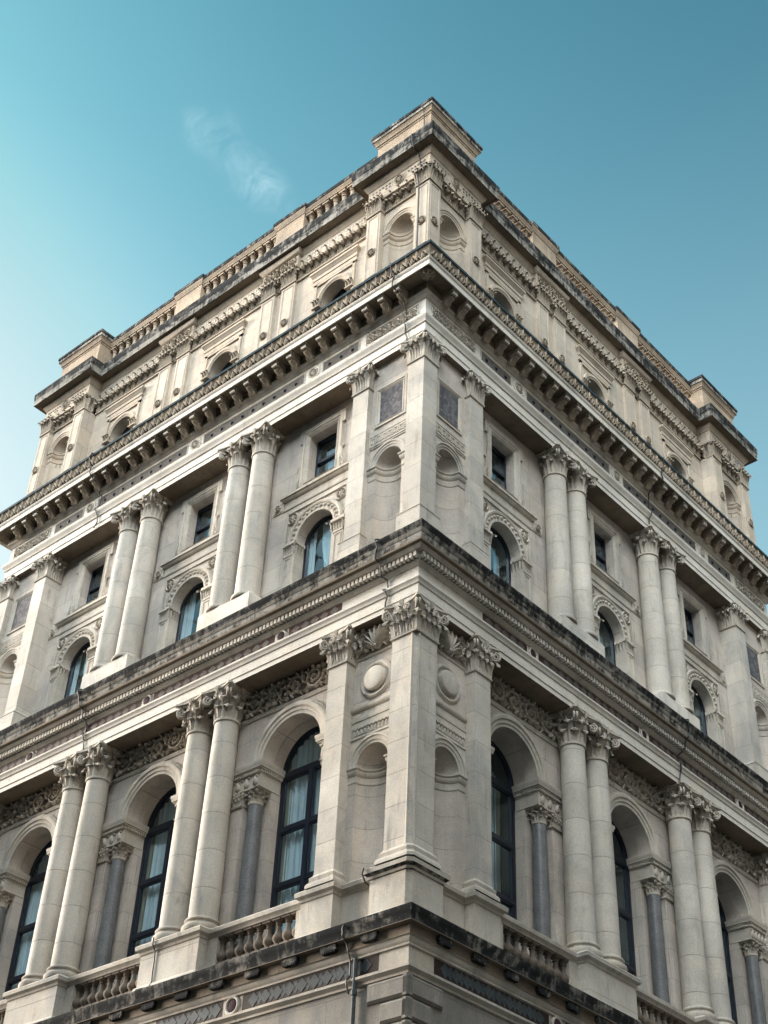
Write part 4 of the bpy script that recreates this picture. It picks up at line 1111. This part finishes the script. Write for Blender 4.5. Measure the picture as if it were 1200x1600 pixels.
def modillion():
    mb = MB('carving_dark', 'carving_dark', 'white_trim'); w = 0.085
    sd = [(0.10, 7.415), (0.42, 7.415), (0.42, 7.33), (0.405, 7.27), (0.37, 7.245), (0.33, 7.25), (0.30, 7.235), (0.25, 7.17), (0.20, 7.095), (0.155, 7.06), (0.115, 7.07), (0.10, 7.10)]
    n = len(sd)
    mb.add([(-w, d, z) for d, z in sd] + [(w, d, z) for d, z in sd], [tuple(range(n - 1, -1, -1)), tuple(range(n, 2 * n))] + [(i, (i + 1) % n, n + (i + 1) % n, n + i) for i in range(n)])
    mb.box(-w - 0.02, w + 0.02, 0.10, 0.44, 7.375, 7.425); mb.box(-w - 0.022, w + 0.022, 0.441, 0.446, 7.372, 7.428, 2)
    mb.box(-w - 0.01, w + 0.01, 0.36, 0.434, 7.345, 7.371, 2); mb.box(-w + 0.004, w - 0.004, 0.37, 0.428, 7.262, 7.335, 2)
    for e in (-1, 1):
        mb.tube([(e * w, 0.365 + x, 7.315 + z) for x, z in spiral(0.05, 0.01, 1.5, 16, 0, 1)], 0.012, 5, 1)
        mb.tube([(e * w, 0.165 + x, 7.145 + z) for x, z in spiral(0.075, 0.01, 1.5, 18, math.pi, 1)], 0.014, 5, 1)
        mb.tube([(e * w, 0.40, 7.36), (e * w, 0.32, 7.33), (e * w, 0.25, 7.27), (e * w, 0.19, 7.21)], 0.012, 5, 1)
    def Pm(u, o, z): return (u, 0.135 + z * 0.75, 7.07 + z * 0.55 - o * 0.6)
    leaf(mb, Pm, 0.15, 0.30, 0.04, 0.05, mi=1)
    return mb
o = modillion().build('modillion', cor)
spread(o, [M @ at(0.53 + 0.487 * i) for M in FACES for i in range(30)])
mb = MB('carving_dark', 'black_stud')                        # coffer rosette on the corner of the soffit
mb.lathe(0.27, -0.27, [(0.16, 7.425), (0.16, 7.36), (0.13, 7.33), (0.11, 7.36), (0.05, 7.30), (0.0, 7.28)], 16, 0)
for k in range(8):
    a = k * math.pi / 4; mb.tube([(0.27, -0.27, 7.34), (0.27 + 0.12 * math.cos(a), -0.27 + 0.12 * math.sin(a), 7.31), (0.27 + 0.15 * math.cos(a), -0.27 + 0.15 * math.sin(a), 7.36)], 0.03, 6)
mb.build('corner_boss', cor)

# ================================================================== attic
CUT = 2.04
mb = MB('attic_stone', 'attic_trim')
for i, c in enumerate(BAYS):
    s0, s1 = edges[i], edges[i + 1]
    wall_arch(mb, s0, s1, 8.05, 11.30, c, 0.46, 9.86, WA, 0.30, 24)
mb.box(edges[0], edges[3], WA - 0.25, WA - 0.002, 11.28, 12.6)
o = mb.build('wall', B, ML); spread(o, FACES)
# corner block: piers, niches
mb = MB('attic_stone', 'attic_trim')
def panel_face(mb, s0, s1, z0, z1, d, mi=1): frame_mould(mb, s0 + 0.09, s1 - 0.09, z0 + 0.09, z1 - 0.09, 0.035, d, mi, (0, 0.012, 0.016, 0.016, 0.01, 0.004, 0))
def cap_band(mb, s0, s1, d, ret=0.0, mi=0):
    """leafy capital of a flat attic pilaster"""
    w = s1 - s0; n = max(3, int(round(w / 0.125)))
    mb.box(s0, s1, d - 0.2, d + 0.01, 11.25, 11.78, mi)
    mb.box(s0 - 0.02, s1 + 0.02, d - 0.2, d + 0.035, 11.235, 11.285, mi)
    for i in range(n):
        x = s0 + w * (i + 0.5) / n
        def Pm(u, o, z, x=x): return (x + u, d + 0.01 + o, 11.29 + z)
        leaf(mb, Pm, w / n * 0.95, 0.36, 0.05, 0.10, mi=mi)
    for i in range(n + 1):
        x = s0 + w * i / n
        def Pm(u, o, z, x=x): return (x + u, d + 0.01 + o, 11.29 + z)
        leaf(mb, Pm, w / n * 0.5, 0.43, 0.07, 0.11, mi=mi)
    mb.box(s0 - 0.06, s1 + 0.06, d - 0.2, d + 0.09, 11.735, 11.81, mi)
    mb.box(s0 - 0.04, s1 + 0.04, d - 0.2, d + 0.065, 11.70, 11.734, mi)
def leaf_band(mb, s0, s1, d, mi=0, pitch=0.27):
    n = max(2, int(round((s1 - s0) / pitch))); w = (s1 - s0) / n
    mb.box(s0, s1, d - 0.05, d + 0.002, 11.28, 11.74, mi)
    for i in range(n):
        x = s0 + w * (i + 0.5)
        def Pm(u, o, z, x=x): return (x + u, d + o, 11.30 + z)
        leaf(mb, Pm, w * 0.78, 0.25, 0.07, 0.10, mi=mi, lobes=4.0)
        mb.arch(x, 11.47, [(w * 0.34, 0.02), (w * 0.36, 0.13), (w * 0.43, 0.155), (w * 0.49, 0.13), (w * 0.5, 0.02)], d, 0.15, math.pi - 0.15, 10, mi)
        for q in (-1, 0, 1): mb.blob(x + q * w * 0.22, d, 11.30, math.pi / 2, 0.20, w * 0.16, 0.05, mi)
        def Pv(u, o, z, x=x): return (x + w / 2 + u, d + o, 11.50 + z)
        leaf(mb, Pv, w * 0.26, 0.25, 0.11, 0.10, mi=mi, lobes=1.0)
def mosaic(mb, s0, s1, d, z0, z1, seed, mi):
    rr = random.Random(seed); n = max(2, int((s1 - s0) / 0.10))
    for i in range(n):
        x = s0 + (s1 - s0) * (i + 0.5) / n
        for zz in (z0 + (z1 - z0) * 0.30, z0 + (z1 - z0) * 0.70):
            if rr.random() < 0.8:
                a = 0.042 * rr.uniform(0.7, 1.0); mb.prism([(x - a, zz), (x, zz - a), (x + a, zz), (x, zz + a)], d, d + 0.012, mi)
# near corner pier (both faces) and its mates
mb = MB('attic_stone', 'attic_trim', 'carving_dark')
mb.strip([(0, 8.05), (0, 11.26)], corner_plan(0.0, 0.43, 0.004))
cp = mb.build('corner_pier', B)
mb = MB('attic_stone', 'attic_trim', 'carving_dark')
panel_face(mb, 0.0, 0.43, 8.9, 11.2, 0.0); mb.rosette(0.20, 0.0, 9.83, 0.135, 2, 8); cap_band(mb, 0.0, 0.43, 0.0, mi=2)
o = mb.build('pilaster', B); spread(o, ENDS)
mb = MB('attic_stone', 'attic_trim', 'carving_dark')
mb.box(1.585, CUT, -0.6, 0.0, 8.05, 11.27); panel_face(mb, 1.585, CUT, 8.9, 11.2, 0.0); mb.rosette(1.8125, 0.0, 9.83, 0.135, 2, 8); cap_band(mb, 1.585, CUT, 0.0, mi=2)
for i in range(2):                                        # return face towards the bays
    def Pm(u, o, z, i=i): return (CUT + o, -0.1 - 0.18 * i + u, 11.29 + z)
    leaf(mb, Pm, 0.16, 0.42, 0.06, 0.1, mi=2)
mb.box(CUT - 0.1, CUT + 0.05, -0.42, 0.05, 11.735, 11.808, 2)
o = mb.build('pilaster', B); spread(o, ENDS)
mb = MB('attic_stone'); mb.box(T - 0.43, T, -0.6, 0.0, 8.05, 11.27); o = mb.build('pier', B); spread(o, FACES)
mb = MB('attic_stone', 'attic_trim', 'carving_dark', 'slab_marble')
D = -0.17
niche(mb, 1.007, 0.40, 8.05, 10.40, D, 0.33, 1.68, 11.3, 0.34, 0.57)
mb.box(0.33, 1.68, -0.6, D, 11.3, 12.3)
mb.box(0.40, 1.60, D, -0.0, 11.70, 11.80, 1)
leaf_band(mb, 0.47, 1.545, D + 0.03, 2)
mb.strip([(0, 11.27), (0.03, 11.275), (0.03, 11.30), (0, 11.31)], lambda q: [(0.43, D + 0.02 + q), (1.585, D + 0.02 + q)], 1)
o = mb.build('niche', B); spread(o, ENDS)
# bay pilasters
mb = MB('attic_stone', 'attic_trim', 'carving_dark'); dp = WA + 0.09
mb.box(-0.25, 0.25, WA - 0.1, dp, 8.05, 11.27); panel_face(mb, -0.25, 0.25, 8.9, 11.2, dp); mb.rosette(0, dp, 9.83, 0.135, 2, 8); cap_band(mb, -0.25, 0.25, dp, mi=2)
o = mb.build('pilaster', B); spread(o, [M @ at(s + e * 0.38) for M in FACES for s in (5.50, 9.60) for e in (-1, 1)])
# leaf band and frieze
if True:
    segs = [(CUT + 0.02, 4.86), (6.14, 8.96), (10.24, T - CUT - 0.02)]
    for a, b in segs:
        mb = MB('carving_dark', 'attic_trim', 'slab_marble', 'white_trim')
        leaf_band(mb, a, b, WA + 0.03, 0)
        mb.box(a, b, WA, WA + 0.065, 11.74, 11.80, 1); mb.box(a, b, WA, WA + 0.05, 11.255, 11.30, 1)
        mb.box(a + 0.02, b - 0.02, WA - 0.02, WA + 0.005, 11.86, 12.22, 1); mosaic(mb, a + 0.06, b - 0.06, WA + 0.005, 11.88, 12.20, 71, 3)
        o = mb.build('leaf_frieze', B); spread(o, FACES)
    for s in (5.50, 9.60):
        mb = MB('carving_dark', 'attic_trim', 'slab_marble', 'white_trim')
        leaf_band(mb, s - 0.12, s + 0.12, WA + 0.04, 0)
        mb.box(s - 0.66, s + 0.66, WA - 0.02, dp + 0.02, 11.80, 12.30, 1)
        mb.strip([(0, 12.26), (0.03, 12.27), (0.09, 12.36), (0.1, 12.44)], rect(s - 0.66, s + 0.66, WA, dp + 0.02), 1, close=True)
        rinceau(mb, s - 0.60, s + 0.60, 11.85, 12.24, dp + 0.02, 4, 0.05, 0, seed=77, palm=False)
        o = mb.build('leaf_frieze', B); spread(o, FACES)
mb = MB('carving_dark', 'slab_marble', 'attic_trim', 'white_trim')
mb.ring(1.0, 0.0, 12.02, 0.19, 0.035, 0.035, 28, 2); mb.rosette(1.0, 0.0, 12.02, 0.15, 0, 10)
for a, b in ((0.10, 0.76), (1.24, 1.95)): mb.box(a, b, -0.02, 0.006, 11.88, 12.20, 2); mosaic(mb, a + 0.02, b - 0.02, 0.006, 11.9, 12.18, 5, 1)
o = mb.build('roundel_frieze', B); spread(o, ENDS)
# attic entablature and top cornice
mb = MB('attic_trim', 'sooty', 'black_crust', 'shaded_soffit')
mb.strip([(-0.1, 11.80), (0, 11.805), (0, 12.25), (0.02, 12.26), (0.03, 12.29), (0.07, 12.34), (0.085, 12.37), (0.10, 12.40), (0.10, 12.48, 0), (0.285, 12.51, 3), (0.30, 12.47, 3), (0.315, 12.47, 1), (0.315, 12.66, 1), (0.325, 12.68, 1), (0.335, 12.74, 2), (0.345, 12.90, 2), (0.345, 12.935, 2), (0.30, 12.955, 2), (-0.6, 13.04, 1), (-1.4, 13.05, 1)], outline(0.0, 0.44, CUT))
mb.build('cornice', B, label='top cornice with a dark soot stained face and bare soffit')
# parapet: corner blocks, pedestals, balustrades
def block(s0, s1, d0, d1):
    mb = MB('parapet_stone', 'black_crust', 'sooty')
    mb.strip([(0.06, 13.0), (0.06, 13.22), (0.03, 13.26), (0, 13.28), (0, 14.11), (0.02, 14.13), (0.02, 14.17), (0.05, 14.19), (0.06, 14.26), (0.10, 14.33), (0.125, 14.34), (0.125, 14.44, 2), (0.15, 14.46, 1), (0.15, 14.55, 1), (0.06, 14.565, 1), (-0.4, 14.60, 1)], rect(s0, s1, d0, d1), 0, close=True)
    return mb
mb = block(0.115, 1.93, -1.93, -0.115); o = mb.build('parapet_block', B, ML); dup(o, ML @ at(T - 2.04)); dup(o, MR @ at(T - 2.04))
mb = MB('parapet_stone', 'black_crust')
mb.strip([(0.03, 13.0), (0.03, 13.24), (0, 13.28), (0, 14.16), (0.02, 14.18), (0.02, 14.22), (0.06, 14.28), (0.07, 14.36), (0.085, 14.37, 1), (0.085, 14.50, 1), (0.03, 14.515, 1), (-0.2, 14.53, 1)], rect(-0.54, 0.54, -0.80, -0.45), 0, close=True)
o = mb.build('parapet_pedestal', B); spread(o, [M @ at(s) for M in FACES for s in (5.48, 9.62)])
runs = [(1.90, 4.95), (6.01, 9.09), (10.15, T - 1.90)]
for M in FACES:
    for a, b in runs:
        mb = MB('parapet_stone', 'black_crust')
        mb.box(a, b, -0.76, -0.47, 13.0, 13.30)
        mb.strip([(-0.2, 14.14), (0.0, 14.14), (0.0, 14.20), (0.03, 14.24), (0.04, 14.30), (0.055, 14.31, 1), (0.055, 14.45, 1), (0.02, 14.465, 1), (-0.35, 14.475, 1)], lambda q: [(a, -0.47 + q), (b, -0.47 + q)])
        rail = mb.build('balustrade', B, M)
        n = int(round((b - a) / 0.30)); proto = None
        for i in range(n):
            X = at(a + (b - a) * (i + 0.5) / n) @ Matrix.Translation((0, -0.61, 0))
            if proto is None: proto = baluster_mb(13.30, 14.14, 0.125, ('baluster_tan',)).build('baluster', rail, X)
            else:
                c = proto.copy(); C.objects.link(c); c.parent = rail; c.matrix_local = X
# attic windows
def bay3():
    mb = MB('attic_trim', 'carving_dark'); d = WA; zc = 9.86
    mb.arch(0, zc, [(0.455, -0.02), (0.455, 0.03), (0.50, 0.04), (0.52, 0.06), (0.60, 0.06), (0.62, 0.03), (0.62, -0.02)], d, n=28)
    for e in (-1, 1):
        a, b = sorted((e * 0.62, e * 0.70)); mb.box(a, b, d - 0.02, d + 0.045, 8.5, 10.72)
        a, b = sorted((e * 0.44, e * 0.70)); mb.box(a, b, d - 0.1, d + 0.10, 9.66, 9.70); 
        for i in range(3):
            xx = e * (0.48 + 0.09 * i)
            def Pm(u, o, z, xx=xx): return (xx + u, d + 0.05 + o, 9.70 + z)
            leaf(mb, Pm, 0.09, 0.20, 0.03, 0.07, mi=1)
        for i in range(5): mb.blob(e * 0.60, d + 0.01, 10.62, math.pi + (0.25 + 0.22 * i) * 1.0 if e > 0 else -(0.25 + 0.22 * i), 0.20 - 0.02 * i, 0.05, 0.03, 1)
    mb.box(-0.70, 0.70, d - 0.02, d + 0.045, 10.52, 10.60)
    mb.strip([(0.0, 10.60), (0.05, 10.60), (0.05, 10.74), (0.07, 10.75), (0.07, 10.86), (0.09, 10.88), (0.12, 10.95), (0.14, 10.97), (0.14, 11.03), (0.04, 11.07), (0, 11.07)], rect(-0.70, 0.70, d - 0.02, d), close=True)
    return mb
o = bay3().build('arch_surround', B); spread(o, [M @ at(c) for M in FACES for c in BAYS])
mb = arched_frame(0.47, 9.86, 8.6, 0.06, WA - 0.36, WA - 0.30, [(9.75, 0.05)], [(0, 0.02, 8.6, 10.3)])
f = mb.build('window', B); g_ = MB('glass'); sheet(g_, [(x, WA - 0.33, z) for x, z in half_round(0.45, 9.86, 8.6)]); g_.build('pane', f, smooth=0)
spread(f, [M @ at(c) for M in FACES for c in BAYS])

# ------------------------------------------------------------------ back walls, rooms, roof
mb = MB('room_dark')
mb.add([(-T + 2.4, 2.4, -18), (-2.4, 2.4, -18), (-2.4, T - 2.4, -18), (-2.4, 2.4, 13), (-T + 2.4, 2.4, 13), (-2.4, T - 2.4, 13)], [(0, 1, 3, 4), (1, 2, 5, 3)])
mb.build('inner_walls', B, smooth=0)
mb = MB('room_dark')
for z in (-7.7, 0.02, 3.55, 8.06): mb.add([(-T, 0.9, z), (-0.9, 0.9, z), (-0.9, T, z), (-2.5, T, z), (-2.5, 2.5, z), (-T, 2.5, z)], [(0, 1, 4, 5), (1, 2, 3, 4)])
mb.build('floors', B, smooth=0)
mb = MB('lead'); mb.add([(-T, 0.5, 13.2), (-0.5, 0.5, 13.2), (-0.5, T, 13.2), (-T, T, 13.2)], [(0, 1, 2, 3)]); mb.build('roof', B, smooth=0)
mb = MB('masonry')
for z0, z1, p in ((-7.6, -1.47, 0.1), (0.05, 5.84, -0.02), (8.05, 12.4, -0.02)):
    mb.add([(-T - p, 0.4, z0), (-T - p, 9, z0), (-T - p, 9, z1), (-T - p, 0.4, z1), (-0.4, T + p, z0), (-9, T + p, z0), (-9, T + p, z1), (-0.4, T + p, z1)], [(0, 1, 2, 3), (4, 5, 6, 7)])
mb.add([(-T, 9, GROUND), (-9, 9, GROUND), (-9, 9, 13), (-T, 9, 13), (-9, T, GROUND), (-9, T, 13)], [(0, 1, 2, 3), (1, 4, 5, 2)])
mb.build('side_walls', B, smooth=0)

# ------------------------------------------------------------------ cables and the down pipe
def cable(s, prof, r, M, wob=0.0, matn='black_cable', seed=0):
    rr = random.Random(seed); pts = []
    for i, (d, z) in enumerate(prof):
        q = (s + (rr.uniform(-1, 1) * wob), d, z)
        if pts:
            p = pts[-1]
            for t in (0.33, 0.67): pts.append(tuple(p[k] + (q[k] - p[k]) * t + rr.uniform(-0.006, 0.006) for k in range(3)))
        pts.append(q)
    mb = MB(matn); mb.tube(pts, r, 6); mb.build('cable', B, M)
main = [(0.40, 8.03), (0.635, 8.01), (0.64, 7.92), (0.60, 7.80), (0.575, 7.62), (0.57, 7.55), (0.535, 7.45), (0.53, 7.34), (0.30, 7.20), (0.16, 7.05), (0.10, 6.98), (0.04, 6.90), (0.03, 6.60), (0.14, 6.42), (0.13, 6.34), (0.05, 6.2), (0.05, 5.98), (0.04, 5.86)]
mid = [(0.52, 0.06), (0.60, 0.02), (0.605, -0.05), (0.57, -0.15), (0.535, -0.25), (0.53, -0.38), (0.46, -0.42), (0.42, -0.50), (0.38, -0.62), (0.30, -0.70), (0.21, -0.75), (0.20, -0.97), (0.285, -1.0), (0.285, -1.05), (0.225, -1.15), (0.22, -1.36), (0.21, -1.46)]
top = [(-0.02, 14.57), (0.03, 14.5), (0.0, 14.35), (-0.08, 14.2), (-0.1, 13.3), (0.3, 12.97), (0.375, 12.90), (0.36, 12.6), (0.30, 12.45), (0.13, 12.42), (0.04, 12.25), (0.03, 11.85), (0.10, 11.80), (0.09, 11.65), (0.05, 11.3), (0.03, 11.1), (0.03, 10.2), (0.03, 9.6), (0.03, 8.1)]
cable(0.31, top, 0.016, ML, 0.02, seed=1)
cable(0.52, main, 0.016, ML, 0.05, seed=2)
cable(0.60, mid, 0.016, ML, 0.05, seed=3)
cable(11.2, main, 0.016, ML, 0.06, seed=4)
cable(9.6, mid, 0.016, ML, 0.05, seed=5)
cable(8.95, main, 0.016, MR, 0.06, seed=6)
cable(8.9, mid, 0.016, MR, 0.06, seed=7)
cable(0.745, [(0.30, -6.70), (0.30, -6.80), (0.22, -6.92), (0.02, -6.98), (0.02, -7.5), (0.2, -7.6), (0.66, -7.80), (0.71, -7.86), (0.70, -8.0), (0.60, -8.1), (0.56, -8.25), (0.50, -8.36), (0.49, -8.6), (0.56, -8.68), (0.56, -8.8), (0.50, -8.9)], 0.016, ML, 0.02, seed=8)
mb = MB('pipe_grey'); mb.lathe(0.60, P0 + 0.06, [(0.035, GROUND + 0.2), (0.035, -8.95), (0.05, -8.95), (0.05, -8.87), (0.035, -8.87), (0.035, -8.35)], 12); mb.build('down_pipe', B, ML)
cable(5.95, [(0.35, -6.66), (0.35, -6.80), (0.27, -6.90), (0.26, -7.5), (0.30, -7.58), (0.6, -7.74)], 0.015, ML, 0.02, seed=9)

# ------------------------------------------------------------------ the houses across the two streets, which shade the lower storeys
def terrace(label, M, length, height, brick, seed):
    m_ = stone('ashlar_%d' % seed, brick, tuple(c * 0.7 for c in brick), 0.5, joints=(1.1, 0.45, 0.0))
    E = bpy.data.objects.new('terrace', None); C.objects.link(E); E['label'] = label; E['category'] = 'building'; E.matrix_world = M
    top = height
    mb = MB('ashlar_%d' % seed); mb.box(0, length, -12, 0, 0, top); mb.build('wall', E, smooth=0)
    mb = MB('trim'); mb.strip([(0, top - 0.9), (0.1, top - 0.85), (0.15, top - 0.5), (0.45, top - 0.4), (0.5, top), (0, top + 0.05)], rect(0, length, -12, 0), close=True); mb.build('cornice', E)
    mb = MB('white_trim'); frame_mould(mb, -0.55, 0.55, 0, 2.1, 0.16, 0.0, 0); mb.box(-0.8, 0.8, -0.02, 0.12, -0.26, -0.16)
    f = mb.build('window', E); g_ = MB('navy_paint'); g_.box(-0.55, 0.55, -0.02, 0.01, 0, 2.1); g_.build('pane', f, smooth=0)
    nx = 13; nz = 7; sp = length / nx; hs = (height - 4) / nz
    spread(f, [at(sp * (i + 0.5)) @ Matrix.Translation((0, 0, 2.2 + hs * j)) for j in range(nz) for i in range(nx)])
terrace('smoke grey stone terrace with sash windows across the left hand street', Matrix.Translation((-46, -23, GROUND)) , 64, 38.0, (0.15, 0.145, 0.14), 1)
terrace('dark grey stone terrace with sash windows across the right hand street', Matrix.Translation((25, -28, GROUND)) @ Matrix.Rotation(R(90), 4, 'Z'), 90, 40.0, (0.14, 0.14, 0.14), 2)
